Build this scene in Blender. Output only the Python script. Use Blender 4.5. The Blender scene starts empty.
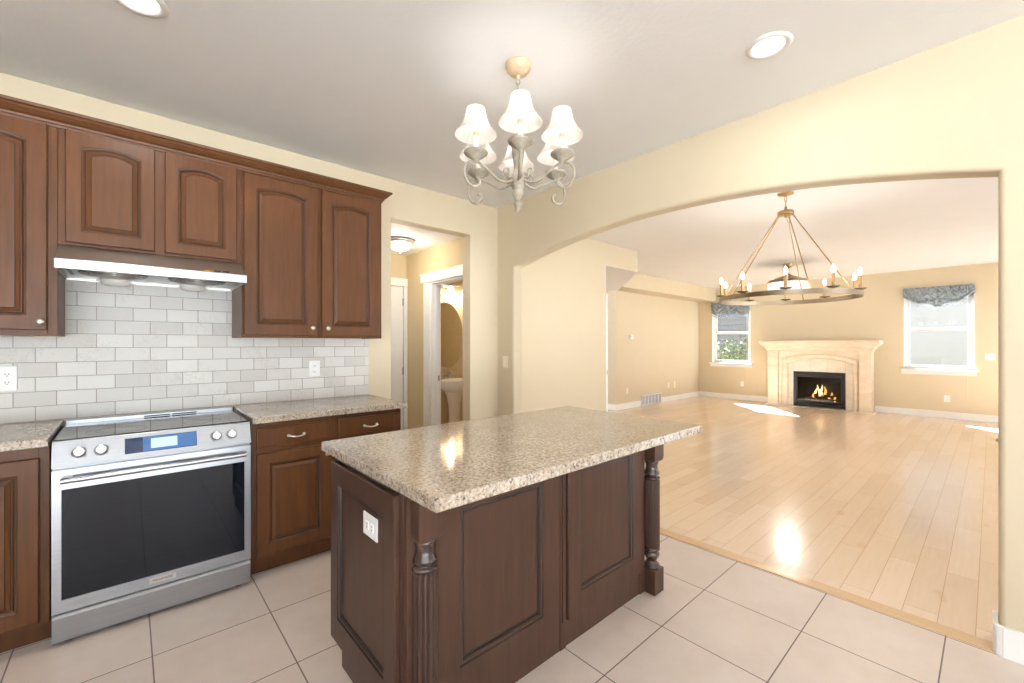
import bpy, bmesh, math, random
from mathutils import Vector, Matrix
random.seed(7)
PI = math.pi
SC = bpy.context.scene
COL = SC.collection

# ------------------------------------------------------------------ camera, sky, sun, exposure
F_PX = 429.0
cam_d = bpy.data.cameras.new('camera')
cam_d.sensor_width = 36.0
cam_d.lens = 36.0 * F_PX / 1024.0
cam_d.shift_y = (344.0 - 341.5) / 1024.0
cam_d.clip_start = 0.05
cam = bpy.data.objects.new('camera', cam_d)
COL.objects.link(cam)
cam.location = (0, 0, 1.35)
cam.rotation_euler = (PI / 2, 0, math.radians(48.2) - PI / 2)
SC.camera = cam

W = bpy.data.worlds.new('sky')
SC.world = W
W.use_nodes = True
bg = W.node_tree.nodes['Background']
bg.inputs[0].default_value = (0.82, 0.91, 1.0, 1)
bg.inputs[1].default_value = 5.6

sun_d = bpy.data.lights.new('sun', 'SUN')
sun_d.energy = 115.0
sun_d.angle = math.radians(0.6)
sun_d.color = (0.88, 0.95, 1.0)
sun = bpy.data.objects.new('sun', sun_d)
COL.objects.link(sun)
sdir = Vector((0.766, 0.643, 0.92)).normalized()
sun.rotation_euler = sdir.to_track_quat('Z', 'Y').to_euler()

SC.view_settings.view_transform = 'Standard'
SC.view_settings.look = 'None'
SC.view_settings.gamma = 1.0
SC.view_settings.use_curve_mapping = False
SC.view_settings.exposure = 0.30
try:
    SC.cycles.use_denoising = True
    SC.cycles.max_bounces = 10
    SC.cycles.diffuse_bounces = 6
    SC.cycles.glossy_bounces = 5
    SC.cycles.transparent_max_bounces = 12
    SC.cycles.sample_clamp_indirect = 6.0
    SC.cycles.caustics_reflective = False
    SC.cycles.caustics_refractive = False
except Exception:
    pass


# ------------------------------------------------------------------ helpers
def lin(c):
    c /= 255.0
    return c / 12.92 if c <= 0.04045 else ((c + 0.055) / 1.055) ** 2.4


def rgb(r, g, b):
    return (lin(r), lin(g), lin(b), 1.0)


class NT:
    """small wrapper for node materials"""
    def __init__(self, name):
        self.m = bpy.data.materials.new(name)
        self.m.use_nodes = True
        self.t = self.m.node_tree
        self.b = self.t.nodes['Principled BSDF']
        self.out = self.t.nodes['Material Output']

    def n(self, typ, **kw):
        nd = self.t.nodes.new(typ)
        for k, v in kw.items():
            setattr(nd, k, v)
        return nd

    def l(self, a, b):
        self.t.links.new(a, b)

    def coord(self, scale=(1, 1, 1), loc=(0, 0, 0)):
        tc = self.n('ShaderNodeTexCoord')
        mp = self.n('ShaderNodeMapping')
        mp.inputs['Scale'].default_value = scale
        mp.inputs['Location'].default_value = loc
        self.l(tc.outputs['Object'], mp.inputs[0])
        return mp.outputs[0]

    def noise(self, vec, scale, detail=3, rough=0.55):
        nd = self.n('ShaderNodeTexNoise')
        nd.inputs['Scale'].default_value = scale
        nd.inputs['Detail'].default_value = detail
        nd.inputs['Roughness'].default_value = rough
        self.l(vec, nd.inputs['Vector'])
        return nd.outputs['Fac']

    def ramp(self, fac, stops):
        r = self.n('ShaderNodeValToRGB')
        e = r.color_ramp.elements
        while len(e) > 1:
            e.remove(e[-1])
        e[0].position, e[0].color = stops[0]
        for p, c in stops[1:]:
            x = e.new(p)
            x.color = c
        self.l(fac, r.inputs[0])
        return r.outputs[0]

    def mix(self, fac, a, b, mode='MIX'):
        m = self.n('ShaderNodeMix', data_type='RGBA', blend_type=mode)
        if isinstance(fac, (int, float)):
            m.inputs[0].default_value = fac
        else:
            self.l(fac, m.inputs[0])
        for v, i in ((a, 6), (b, 7)):
            if isinstance(v, tuple):
                m.inputs[i].default_value = v
            else:
                self.l(v, m.inputs[i])
        return m.outputs[2]

    def bump(self, h, strength=0.2, dist=0.01):
        b = self.n('ShaderNodeBump')
        b.inputs['Strength'].default_value = strength
        b.inputs['Distance'].default_value = dist
        self.l(h, b.inputs['Height'])
        self.l(b.outputs[0], self.b.inputs['Normal'])

    def base(self, c, rough=0.5, metal=0.0, spec=0.5, coat=0.0, coatr=0.1):
        if isinstance(c, tuple):
            self.b.inputs['Base Color'].default_value = c
        else:
            self.l(c, self.b.inputs['Base Color'])
        self.b.inputs['Roughness'].default_value = rough
        self.b.inputs['Metallic'].default_value = metal
        self.b.inputs['Specular IOR Level'].default_value = spec
        self.b.inputs['Coat Weight'].default_value = coat
        self.b.inputs['Coat Roughness'].default_value = coatr
        return self.m


def m_plain(name, c, rough=0.5, metal=0.0, spec=0.5, coat=0.0, var=0.04, scale=30):
    k = NT(name)
    f = k.noise(k.coord(), scale, 2)
    dark = tuple(max(0, x * (1 - var * 2)) for x in c[:3]) + (1,)
    col = k.ramp(f, [(0.3, dark), (0.7, c)])
    return k.base(col, rough, metal, spec, coat)


def m_paint(name, c, bump=0.12, scale=55):
    k = NT(name)
    v = k.coord()
    f = k.noise(v, 3.0, 2)
    col = k.ramp(f, [(0.3, tuple(x * 0.985 for x in c[:3]) + (1,)), (0.7, c)])
    k.bump(k.noise(v, scale, 3), bump, 0.004)
    return k.base(col, 0.6, 0, 0.25)


def m_wood(name, c1, c2, rough=0.36, coat=0.0, spec=0.2, grain=(14, 14, 1.1)):
    k = NT(name)
    v = k.coord(grain)
    f = k.noise(v, 3.0, 5, 0.6)
    f2 = k.noise(k.coord((1, 1, 1)), 2.2, 2)
    col = k.ramp(f, [(0.25, c1), (0.75, c2)])
    col = k.mix(0.35, col, k.ramp(f2, [(0.3, c1), (0.7, c2)]))
    k.bump(f, 0.04, 0.002)
    return k.base(col, rough, 0, spec, coat, 0.2)


def m_metal(name, c, rough=0.3, brushed=None):
    k = NT(name)
    if brushed:
        f = k.noise(k.coord(brushed), 4, 4)
        col = k.ramp(f, [(0.3, tuple(x * 0.9 for x in c[:3]) + (1,)), (0.7, c)])
        k.bump(f, 0.03, 0.001)
    else:
        f = k.noise(k.coord(), 25, 2)
        col = k.ramp(f, [(0.3, tuple(x * 0.93 for x in c[:3]) + (1,)), (0.7, c)])
    return k.base(col, rough, 1.0)


def m_emit(name, c, s):
    k = NT(name)
    k.b.inputs['Emission Color'].default_value = c
    k.b.inputs['Emission Strength'].default_value = s
    f = k.noise(k.coord(), 8, 1)
    bc = (0.85, 0.85, 0.85, 1) if s > 0.3 else c
    return k.base(k.ramp(f, [(0.0, tuple(x * 0.95 for x in bc[:3]) + (1,)), (1.0, bc)]), 0.4)


def m_glass(name, refl=0.08, tint=(1, 1, 1, 1)):
    k = NT(name)
    tr = k.n('ShaderNodeBsdfTransparent')
    tr.inputs[0].default_value = tint
    gl = k.n('ShaderNodeBsdfGlossy')
    gl.inputs['Roughness'].default_value = 0.02
    lw = k.n('ShaderNodeLayerWeight')
    pw = k.n('ShaderNodeMath', operation='POWER')
    pw.inputs[1].default_value = 5.0
    k.l(lw.outputs['Facing'], pw.inputs[0])
    fr = k.n('ShaderNodeMath', operation='MULTIPLY_ADD')
    fr.inputs[1].default_value = 0.9
    fr.inputs[2].default_value = 0.04
    k.l(pw.outputs[0], fr.inputs[0])
    mx = k.n('ShaderNodeMixShader')
    k.l(fr.outputs[0], mx.inputs[0])
    k.l(tr.outputs[0], mx.inputs[1])
    k.l(gl.outputs[0], mx.inputs[2])
    k.l(mx.outputs[0], k.out.inputs[0])
    return k.m


M = {}
M['wall'] = m_paint('cream_wall_paint', rgb(205, 191, 165))
M['wall_hall'] = m_paint('lamp_warmed_paint', rgb(206, 188, 152))  # wall paint with the warm glow of the lamps put into its colour
M['ceil'] = m_paint('ceiling_paint', rgb(240, 241, 243), 0.35, 38)
M['white'] = m_plain('white_trim_paint', rgb(240, 240, 238), 0.35, var=0.01)
M['plate'] = m_plain('white_plastic', rgb(240, 240, 240), 0.3, var=0.01)
M['almond'] = m_plain('almond_plastic', rgb(232, 222, 202), 0.35, var=0.01)
M['wood'] = m_wood('stained_maple', rgb(70, 42, 24), rgb(96, 61, 36))
M['wood_island'] = m_wood('darker_island_maple', rgb(56, 39, 31), rgb(80, 56, 45))  # darker and greyer than the wood of the wall cabinets
M['glaze'] = m_plain('dark_glaze', rgb(24, 15, 12), 0.5, var=0.1)
M['ebony'] = m_wood('ebonised_turning', rgb(44, 31, 29), rgb(66, 47, 42), 0.2, 0.3, 0.4)
M['interior'] = m_plain('cabinet_interior', rgb(80, 50, 34), 0.6)
M['steel'] = m_metal('stainless_steel', (0.43, 0.44, 0.46, 1), 0.28, (1, 60, 60))
M['steel_warm'] = m_metal('hood_steel', (0.62, 0.59, 0.55, 1), 0.4, (1, 60, 60))
M['chrome'] = m_metal('polished_chrome', (0.8, 0.8, 0.82, 1), 0.1)
M['nickel'] = m_metal('brushed_nickel', (0.66, 0.64, 0.60, 1), 0.28)
M['pewter'] = m_metal('pewter', (0.45, 0.43, 0.40, 1), 0.35)
M['brass'] = m_metal('aged_brass', (0.44, 0.30, 0.15, 1), 0.36)
M['brass_grey'] = m_metal('greyed_brass', (0.30, 0.24, 0.175, 1), 0.42)
M['mirror'] = m_metal('mirror_silver', (0.86, 0.86, 0.84, 1), 0.02)
M['black'] = m_plain('black_enamel', rgb(24, 24, 25), 0.35, var=0.05)
M['blackglass'] = m_plain('black_ceramic_glass', rgb(14, 15, 17), 0.05, spec=0.9, var=0.05)
M['burner'] = m_plain('burner_print', rgb(74, 74, 76), 0.15)
M['ovenglass'] = m_plain('oven_door_glass', rgb(7, 11, 20), 0.03, spec=0.38, var=0.05)  # blue tint in the base colour stands for reflected sky
M['screen'] = m_emit('range_screen_blue', rgb(44, 92, 146), 0.05)
M['screen_light'] = m_emit('range_screen_pale', rgb(190, 215, 235), 0.12)
M['screen_dark'] = m_plain('range_screen_dark', rgb(16, 36, 70), 0.1)
M['porcelain'] = m_plain('white_porcelain', rgb(238, 234, 226), 0.12, coat=0.4, var=0.01)
M['glass'] = m_glass('window_glass')
M['fireglass'] = m_glass('fireplace_glass', tint=(0.55, 0.55, 0.55, 1))
M['antique'] = m_plain('antique_grey_cream_finish', rgb(156, 146, 130), 0.55, var=0.16, scale=40)
M['antique_gold'] = m_plain('antique_peach_finish', rgb(206, 178, 146), 0.5, var=0.12, scale=30)
M['bulb'] = m_emit('glowing_bulb', (1.0, 0.93, 0.82, 1), 9.0)
M['bulb_kitchen'] = m_emit('frosted_bulb', (1.0, 0.96, 0.9, 1), 1.6)
M['socket'] = m_plain('candle_socket', rgb(222, 190, 148), 0.5)
M['lens'] = m_emit('downlight_lens', (1.0, 0.98, 0.94, 1), 3.0)
M['bowl'] = m_emit('alabaster_bowl', (1.0, 0.93, 0.80, 1), 1.4)
M['vanity_shade'] = m_emit('frosted_vanity_shade', (1.0, 0.93, 0.80, 1), 2.0)
M['crystal'] = m_emit('lit_crystal', (0.95, 0.98, 1.0, 1), 0.32)
M['flame'] = m_emit('fire_flame', (1.0, 0.36, 0.06, 1), 5.0)
M['flame_core'] = m_emit('fire_flame_core', (1.0, 0.72, 0.30, 1), 7.0)
M['log'] = m_plain('burnt_log', rgb(110, 84, 66), 0.9, var=0.3, scale=20)
M['ember'] = m_emit('ember_bed', (1.0, 0.30, 0.05, 1), 0.7)
M['leaf'] = m_plain('shrub_leaf', rgb(52, 74, 30), 0.5, var=0.3, scale=9)
M['leaf_pale'] = m_plain('pale_shrub_leaf', rgb(82, 100, 46), 0.5, var=0.2, scale=9)
M['stem'] = m_plain('shrub_stem', rgb(90, 74, 52), 0.8)
M['ground'] = m_plain('outdoor_ground', rgb(66, 68, 54), 0.9, var=0.2, scale=2)
M['patio'] = m_plain('bounce_concrete', rgb(226, 226, 225), 0.9, var=0.03, scale=2)  # unseen ground, made pale to bounce light up onto the ceilings
M['siding_grey'] = m_plain('grey_siding', rgb(60, 61, 64), 0.7, var=0.05, scale=3)
M['siding_white'] = m_plain('white_siding', rgb(84, 86, 89), 0.6, var=0.02, scale=3)


def mk_shade():
    k = NT('pleated_white_shade')
    tl = k.n('ShaderNodeBsdfTranslucent')
    tl.inputs[0].default_value = (0.92, 0.89, 0.84, 1)
    df = k.n('ShaderNodeBsdfDiffuse')
    wv = k.noise(k.coord((60, 60, 2)), 4, 2)
    k.l(k.ramp(wv, [(0.3, (0.80, 0.78, 0.74, 1)), (0.7, (0.88, 0.86, 0.83, 1))]), df.inputs[0])
    mx = k.n('ShaderNodeMixShader')
    mx.inputs[0].default_value = 0.4
    k.l(df.outputs[0], mx.inputs[1])
    k.l(tl.outputs[0], mx.inputs[2])
    k.l(mx.outputs[0], k.out.inputs[0])
    return k.m


M['shade'] = mk_shade()
M['seam'] = m_plain('shade_seam', rgb(226, 220, 210), 0.8)


def mk_tile():
    k = NT('beige_floor_tile')
    br = k.n('ShaderNodeTexBrick')
    br.offset = 0.0
    br.squash = 1.0
    br.inputs['Color1'].default_value = rgb(217, 203, 193)
    br.inputs['Color2'].default_value = rgb(211, 198, 189)
    br.inputs['Mortar'].default_value = rgb(112, 98, 90)
    br.inputs['Scale'].default_value = 1.0
    br.inputs['Mortar Size'].default_value = 0.0028
    br.inputs['Mortar Smooth'].default_value = 0.1
    br.inputs['Brick Width'].default_value = 0.456
    br.inputs['Row Height'].default_value = 0.455
    k.l(k.coord((1, 1, 1), (-1.445 + 0.456 * 20, -0.142 + 0.455 * 20, 0)), br.inputs['Vector'])
    n1 = k.noise(k.coord(), 4.0, 5, 0.65)
    col = k.mix(0.55, br.outputs['Color'], k.ramp(n1, [(0.3, (0.82, 0.785, 0.76, 1)), (0.7, (1, 1, 1, 1))]), 'MULTIPLY')
    inv = k.n('ShaderNodeMath', operation='SUBTRACT')
    inv.inputs[0].default_value = 1.0
    k.l(br.outputs['Fac'], inv.inputs[1])
    k.bump(inv.outputs[0], 0.35, 0.003)
    return k.base(col, 0.36, 0, 0.4)


def mk_plank():
    k = NT('maple_plank_floor')
    br = k.n('ShaderNodeTexBrick')
    br.offset = 0.37
    br.offset_frequency = 2
    br.inputs['Color1'].default_value = rgb(222, 199, 174)
    br.inputs['Color2'].default_value = rgb(213, 188, 161)
    br.inputs['Mortar'].default_value = rgb(178, 142, 106)
    br.inputs['Scale'].default_value = 1.0
    br.inputs['Mortar Size'].default_value = 0.0012
    br.inputs['Brick Width'].default_value = 0.95
    br.inputs['Row Height'].default_value = 0.127
    k.l(k.coord((1, 1, 1), (10.3, 0.127 * 40 - 0.05, 0)), br.inputs['Vector'])
    n1 = k.noise(k.coord((1.2, 14, 1)), 3.0, 4, 0.6)
    col = k.mix(0.5, br.outputs['Color'], k.ramp(n1, [(0.3, (0.90, 0.86, 0.82, 1)), (0.7, (1, 1, 1, 1))]), 'MULTIPLY')
    n2 = k.noise(k.coord((1.5, 3, 1)), 2.6, 2)
    col = k.mix(k.ramp(n2, [(0.66, (0, 0, 0, 1)), (0.82, (0.5, 0.5, 0.5, 1))]), col, rgb(190, 146, 108))
    k.bump(k.noise(k.coord((3, 10, 1)), 9, 2), 0.05, 0.002)
    return k.base(col, 0.22, 0, 0.5, 0.3, 0.12)


def mk_granite():
    k = NT('speckled_granite')
    v = k.coord()
    n1 = k.noise(v, 75, 6, 0.8)
    n2 = k.noise(v, 7, 4, 0.6)
    vo = k.n('ShaderNodeTexVoronoi')
    vo.inputs['Scale'].default_value = 150
    k.l(v, vo.inputs['Vector'])
    col = k.ramp(n1, [(0.30, rgb(74, 69, 66)), (0.40, rgb(132, 124, 116)), (0.48, rgb(176, 167, 156)),
                      (0.58, rgb(198, 191, 182)), (0.70, rgb(222, 220, 217))])
    sp = k.ramp(vo.outputs['Color'], [(0.14, (1, 1, 1, 1)), (0.26, (0, 0, 0, 1))])
    n3 = k.noise(v, 30, 2)
    spm = k.mix(1.0, sp, k.ramp(n3, [(0.42, (0, 0, 0, 1)), (0.54, (0.8, 0.8, 0.8, 1))]), 'MULTIPLY')
    col = k.mix(spm, col, rgb(66, 60, 58))
    col = k.mix(0.6, col, k.ramp(n2, [(0.3, rgb(204, 176, 148)), (0.7, rgb(232, 222, 211))]), 'MULTIPLY')
    return k.base(col, 0.09, 0, 0.55)


def mk_backsplash():
    k = NT('tumbled_marble_subway_tile')
    tc = k.n('ShaderNodeTexCoord')
    sx = k.n('ShaderNodeSeparateXYZ')
    k.l(tc.outputs['Object'], sx.inputs[0])
    cx = k.n('ShaderNodeCombineXYZ')
    ax = k.n('ShaderNodeMath', operation='ADD')
    ax.inputs[1].default_value = 0.2895 + 0.155 * 20
    az = k.n('ShaderNodeMath', operation='ADD')
    az.inputs[1].default_value = -0.942 + 0.0775 * 20
    k.l(sx.outputs[0], ax.inputs[0])
    k.l(sx.outputs[2], az.inputs[0])
    k.l(ax.outputs[0], cx.inputs[0])
    k.l(az.outputs[0], cx.inputs[1])
    br = k.n('ShaderNodeTexBrick')
    br.offset = 0.5
    br.inputs['Color1'].default_value = rgb(218, 216, 212)
    br.inputs['Color2'].default_value = rgb(196, 192, 187)
    br.inputs['Mortar'].default_value = rgb(150, 142, 132)
    br.inputs['Scale'].default_value = 1.0
    br.inputs['Mortar Size'].default_value = 0.0022
    br.inputs['Mortar Smooth'].default_value = 0.3
    br.inputs['Brick Width'].default_value = 0.155
    br.inputs['Row Height'].default_value = 0.0775
    k.l(cx.outputs[0], br.inputs['Vector'])
    n1 = k.noise(k.coord(), 22, 6, 0.7)
    vein = k.ramp(n1, [(0.475, (1, 1, 1, 1)), (0.5, (0.78, 0.74, 0.66, 1)), (0.515, (1, 1, 1, 1))])
    n2 = k.noise(k.coord(), 5, 2)
    vm = k.mix(k.ramp(n2, [(0.5, (0, 0, 0, 1)), (0.65, (1, 1, 1, 1))]), (1, 1, 1, 1), vein)
    col = k.mix(1.0, br.outputs['Color'], vm, 'MULTIPLY')
    inv = k.n('ShaderNodeMath', operation='SUBTRACT')
    inv.inputs[0].default_value = 1.0
    k.l(br.outputs['Fac'], inv.inputs[1])
    k.bump(inv.outputs[0], 0.5, 0.003)
    return k.base(col, 0.4, 0, 0.4)


def mk_stone(name, c1, c2):
    k = NT(name)
    v = k.coord((1, 1, 3))
    n = k.noise(v, 3, 5, 0.65)
    col = k.ramp(n, [(0.3, c1), (0.7, c2)])
    k.bump(k.noise(k.coord(), 40, 3), 0.1, 0.002)
    return k.base(col, 0.45, 0, 0.4)


def mk_toile():
    k = NT('slate_toile_fabric')
    v = k.coord()
    n = k.noise(v, 26, 4, 0.7)
    col = k.ramp(n, [(0.34, rgb(88, 97, 106)), (0.47, rgb(122, 132, 140)), (0.56, rgb(156, 164, 168)), (0.68, rgb(128, 138, 146))])
    return k.base(col, 0.6, 0, 0.3)


M['tile'] = mk_tile()
M['plank'] = mk_plank()
M['granite'] = mk_granite()
M['splash'] = mk_backsplash()
M['stone'] = mk_stone('cast_limestone', rgb(212, 193, 170), rgb(228, 215, 196))
M['stone_tile'] = mk_stone('travertine_tile', rgb(214, 202, 188), rgb(232, 224, 212))
M['toile'] = mk_toile()
M['nosing'] = m_wood('maple_nosing', rgb(196, 162, 124), rgb(208, 177, 140), 0.25, 0.2, 0.4, (14, 1.1, 14))


class MB:
    """collects shapes and links them as one mesh object"""
    def __init__(self):
        self.v, self.f, self.mi, self.sm = [], [], [], []

    def add(self, vs, fs, mi=0, sm=False):
        o = len(self.v)
        self.v += [tuple(x) for x in vs]
        for q in fs:
            self.f.append([i + o for i in q])
            self.mi.append(mi)
            self.sm.append(sm)
        return self

    def box(self, x0, x1, y0, y1, z0, z1, mi=0):
        vs = [(x, y, z) for x in (x0, x1) for y in (y0, y1) for z in (z0, z1)]
        fs = [(0, 1, 3, 2), (4, 6, 7, 5), (0, 4, 5, 1), (2, 3, 7, 6), (0, 2, 6, 4), (1, 5, 7, 3)]
        return self.add(vs, fs, mi)

    def loft(self, loops, mi=0, sm=False, cap0=True, cap1=True, closed=True):
        n = len(loops[0])
        vs = [p for L in loops for p in L]
        fs = []
        for a in range(len(loops) - 1):
            for i in range(n if closed else n - 1):
                j = (i + 1) % n
                fs.append((a * n + i, a * n + j, (a + 1) * n + j, (a + 1) * n + i))
        self.add(vs, fs, mi, sm)
        if cap0:
            self.add(loops[0], [tuple(range(n))], mi)
        if cap1:
            self.add(loops[-1], [tuple(range(n))], mi)
        return self

    def prism(self, poly, a0, a1, axis='z', mi=0):
        def P(u, v, w):
            return {'z': (u, v, w), 'y': (u, w, v), 'x': (w, u, v)}[axis]
        return self.loft([[P(u, v, a0) for u, v in poly], [P(u, v, a1) for u, v in poly]], mi)

    def lathe(self, prof, c=(0, 0, 0), seg=24, mi=0, sm=True, rf=None, axis='z', sx=1.0, sy=1.0):
        loops = []
        for r, z in prof:
            L = []
            for i in range(seg):
                a = 2 * PI * i / seg
                rr = r * (rf(a) if rf else 1.0)
                p = (rr * math.cos(a) * sx, rr * math.sin(a) * sy, z)
                if axis == 'y':
                    p = (p[0], p[2], p[1])
                elif axis == 'x':
                    p = (p[2], p[0], p[1])
                L.append((c[0] + p[0], c[1] + p[1], c[2] + p[2]))
            loops.append(L)
        return self.loft(loops, mi, sm, prof[0][0] > 1e-5, prof[-1][0] > 1e-5)

    def tube(self, pts, r, seg=8, mi=0, closed=False, rend=None):
        pts = [Vector(p) for p in pts]
        n = len(pts)
        loops = []
        up = Vector((0.123, 0.456, 0.881)).normalized()
        pu = None
        for i, p in enumerate(pts):
            a = pts[(i - 1) % n] if (closed or i > 0) else p
            b = pts[(i + 1) % n] if (closed or i < n - 1) else p
            t = (b - a).normalized()
            if pu is None:
                u = t.cross(up).normalized()
            else:
                u = (pu - t * pu.dot(t)).normalized()
            pu = u
            w = t.cross(u)
            rr = r if rend is None else r + (rend - r) * i / (n - 1)
            loops.append([tuple(p + (u * math.cos(2 * PI * k / seg) + w * math.sin(2 * PI * k / seg)) * rr) for k in range(seg)])
        if closed:
            loops.append(loops[0])
            return self.loft(loops, mi, True, False, False)
        return self.loft(loops, mi, True)

    def ball(self, c, rx, ry=None, rz=None, seg=14, rings=8, mi=0):
        ry = rx if ry is None else ry
        rz = rx if rz is None else rz
        prof = []
        for i in range(rings + 1):
            a = -PI / 2 + PI * i / rings
            prof.append((max(math.cos(a), 1e-4), math.sin(a)))
        loops = [[(c[0] + r * math.cos(2 * PI * k / seg) * rx, c[1] + r * math.sin(2 * PI * k / seg) * ry, c[2] + z * rz)
                  for k in range(seg)] for r, z in prof]
        return self.loft(loops, mi, True, False, False)

    def build(self, name, mats, parent=None, loc=(0, 0, 0), bevel=0.0, seg=2, weld=False, sub=0, solid=0.0):
        me = bpy.data.meshes.new(name)
        me.from_pydata(self.v, [], self.f)
        if not isinstance(mats, (list, tuple)):
            mats = [mats]
        for m in mats:
            me.materials.append(m)
        me.polygons.foreach_set('material_index', self.mi)
        me.polygons.foreach_set('use_smooth', self.sm)
        bm = bmesh.new()
        bm.from_mesh(me)
        if weld:
            bmesh.ops.remove_doubles(bm, verts=bm.verts, dist=1e-5)
        bmesh.ops.recalc_face_normals(bm, faces=bm.faces)
        bm.to_mesh(me)
        bm.free()
        o = bpy.data.objects.new(name, me)
        COL.objects.link(o)
        o.location = loc
        if parent is not None:
            o.parent = parent
        if solid:
            md = o.modifiers.new('solid', 'SOLIDIFY')
            md.thickness = solid
            md.offset = 0
        if bevel:
            md = o.modifiers.new('bevel', 'BEVEL')
            md.width = bevel
            md.segments = seg
            md.limit_method = 'ANGLE'
            md.angle_limit = math.radians(40)
            md.harden_normals = False
        if sub:
            md = o.modifiers.new('sub', 'SUBSURF')
            md.levels = md.render_levels = sub
        return o


def thing(name, label, cat, loc=(0, 0, 0), rz=0.0, group=None):
    o = bpy.data.objects.new(name, None)
    o.empty_display_size = 0.1
    COL.objects.link(o)
    o.location = loc
    o.rotation_euler = (0, 0, rz)
    return tag(o, label, cat, group)


def tag(o, label, cat, group=None):
    o['label'] = label
    o['category'] = cat
    if group:
        o['group'] = group
    return o


def struct(o, label, cat):
    o['kind'] = 'structure'
    return tag(o, label, cat)


def kids(o):
    return [x for x in COL.objects if x.parent == o]


def copy_tree(o, parent=None):
    c = o.copy()
    COL.objects.link(c)
    if parent is not None:
        c.parent = parent
    for k in kids(o):
        if k is not c:
            copy_tree(k, c)
    return c


def light_pt(name, loc, power, color=(1, 0.9, 0.78), r=0.03, parent=None):
    d = bpy.data.lights.new(name, 'POINT')
    d.energy = power
    d.color = color
    d.shadow_soft_size = r
    o = bpy.data.objects.new(name, d)
    COL.objects.link(o)
    o.location = loc
    if parent is not None:
        o.parent = parent
    return o


def panel_loop(x0, x1, z0, z1, rise, d, y, n=13):
    """closed loop of an opening with an arched top, inset by d, lying at depth y"""
    xc, hw = (x0 + x1) / 2, (x1 - x0) / 2
    L = [(x0 + d, y, z0 + d), (x1 - d, y, z0 + d)]
    for i in range(n):
        t = 1 - 2 * i / (n - 1)
        x = xc + (hw - d) * t
        zz = z1 - d - rise * (t * t)
        L.append((x, y, zz))
    return L


def rect_loop(x0, x1, z0, z1, inner, y):
    """outer rectangle with as many points as the arched loop"""
    L = [(x0, y, z0), (x1, y, z0)]
    n = len(inner) - 2
    for i in range(n):
        t = i / (n - 1)
        L.append((x1 + (x0 - x1) * t, y, z1))
    return L


def add_panel(mb, x0, x1, z0, z1, yf, th=0.02, fr=0.06, rise=0.0, style='raised', bottom=None, out=-1):
    """cabinet door / panel facing -y; yf is its front; material 0 wood, 1 glaze"""
    fb = bottom if bottom is not None else fr
    ox0, ox1, oz0, oz1 = x0 + fr, x1 - fr, z0 + fb, z1 - fr
    s = -out
    if style == 'raised':
        prof = [(0.0, 0.0, 0), (0.003, 0.002, 1), (0.007, 0.003, 0), (0.012, 0.009, 0), (0.016, 0.012, 1), (0.019, 0.012, 0),
                (0.023, 0.008, 0), (0.034, 0.003, 0), (0.037, 0.001, 1), (0.040, 0.001, 0)]
    else:
        prof = [(0.0, 0.0, 0), (0.004, 0.005, 1), (0.012, 0.004, 0), (0.016, 0.007, 0), (0.020, 0.013, 1), (0.027, 0.0125, 1), (0.03, 0.012, 0)]
    first = panel_loop(ox0, ox1, oz0, oz1, rise, 0, yf)
    loops = [rect_loop(x0, x1, z0, z1, first, yf + s * th),
             rect_loop(x0, x1, z0, z1, first, yf + s * 0.004),
             rect_loop(x0 + 0.004, x1 - 0.004, z0 + 0.004, z1 - 0.004, first, yf)]
    mats = [0, 0, 0]
    for d, dep, mi in prof:
        loops.append(panel_loop(ox0, ox1, oz0, oz1, rise, d, yf + s * dep))
        mats.append(mi)
    for a in range(len(loops) - 1):
        mb.loft([loops[a], loops[a + 1]], mats[a + 1], False, False, False)
    mb.add(loops[-1], [tuple(range(len(loops[-1])))], 0)
    mb.add(loops[0], [tuple(range(len(loops[0])))], 0)
    return mb


def smooth_path(pts, n=6):
    """Catmull-Rom through the points"""
    pts = [Vector(p) for p in pts]
    P = [pts[0] * 2 - pts[1]] + pts + [pts[-1] * 2 - pts[-2]]
    out = []
    for i in range(1, len(P) - 2):
        for k in range(n):
            t = k / n
            a, b, c, d = P[i - 1], P[i], P[i + 1], P[i + 2]
            out.append(0.5 * ((2 * b) + (c - a) * t + (2 * a - 5 * b + 4 * c - d) * t * t + (3 * b - a - 3 * c + d) * t ** 3))
    out.append(pts[-1])
    return out


# ------------------------------------------------------------------ room shell
YA, XB, ZC = 3.38, 2.825, 2.743
XB2 = 2.95
XF = 11.05

struct(MB().box(-3.0, XB, -4.0, 5.4, -0.12, 0.0).build('floor', M['tile']), 'square beige ceramic tile floor of the kitchen', 'floor')
struct(MB().box(XB + 0.085, XF, -3.0, 7.1, -0.12, 0.004).build('floor', M['plank']), 'pale maple plank floor of the living room', 'floor')
mb = MB()
mb.prism([(XB - 0.004, 0.0), (XB + 0.085, 0.0), (XB + 0.085, 0.0045), (XB + 0.01, 0.0075), (XB - 0.002, 0.005)], -0.018, 3.142, 'y')
struct(mb.build('trim_1', M['nosing']), 'maple nosing strip between the tile and the plank floor', 'floor trim')

struct(MB().box(-3.0, XF + 0.15, -4.0, 7.1, ZC, ZC + 0.1).build('ceiling', M['ceil']), 'white textured ceiling', 'ceiling')
struct(MB().box(0.8, 2.7, YA + 0.131, 5.35, 2.44, 2.50).box(2.7, 4.3, 3.6, 5.35, 2.44, 2.50).build('ceiling', M['ceil']), 'lower white ceiling of the hallway', 'ceiling')

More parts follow.
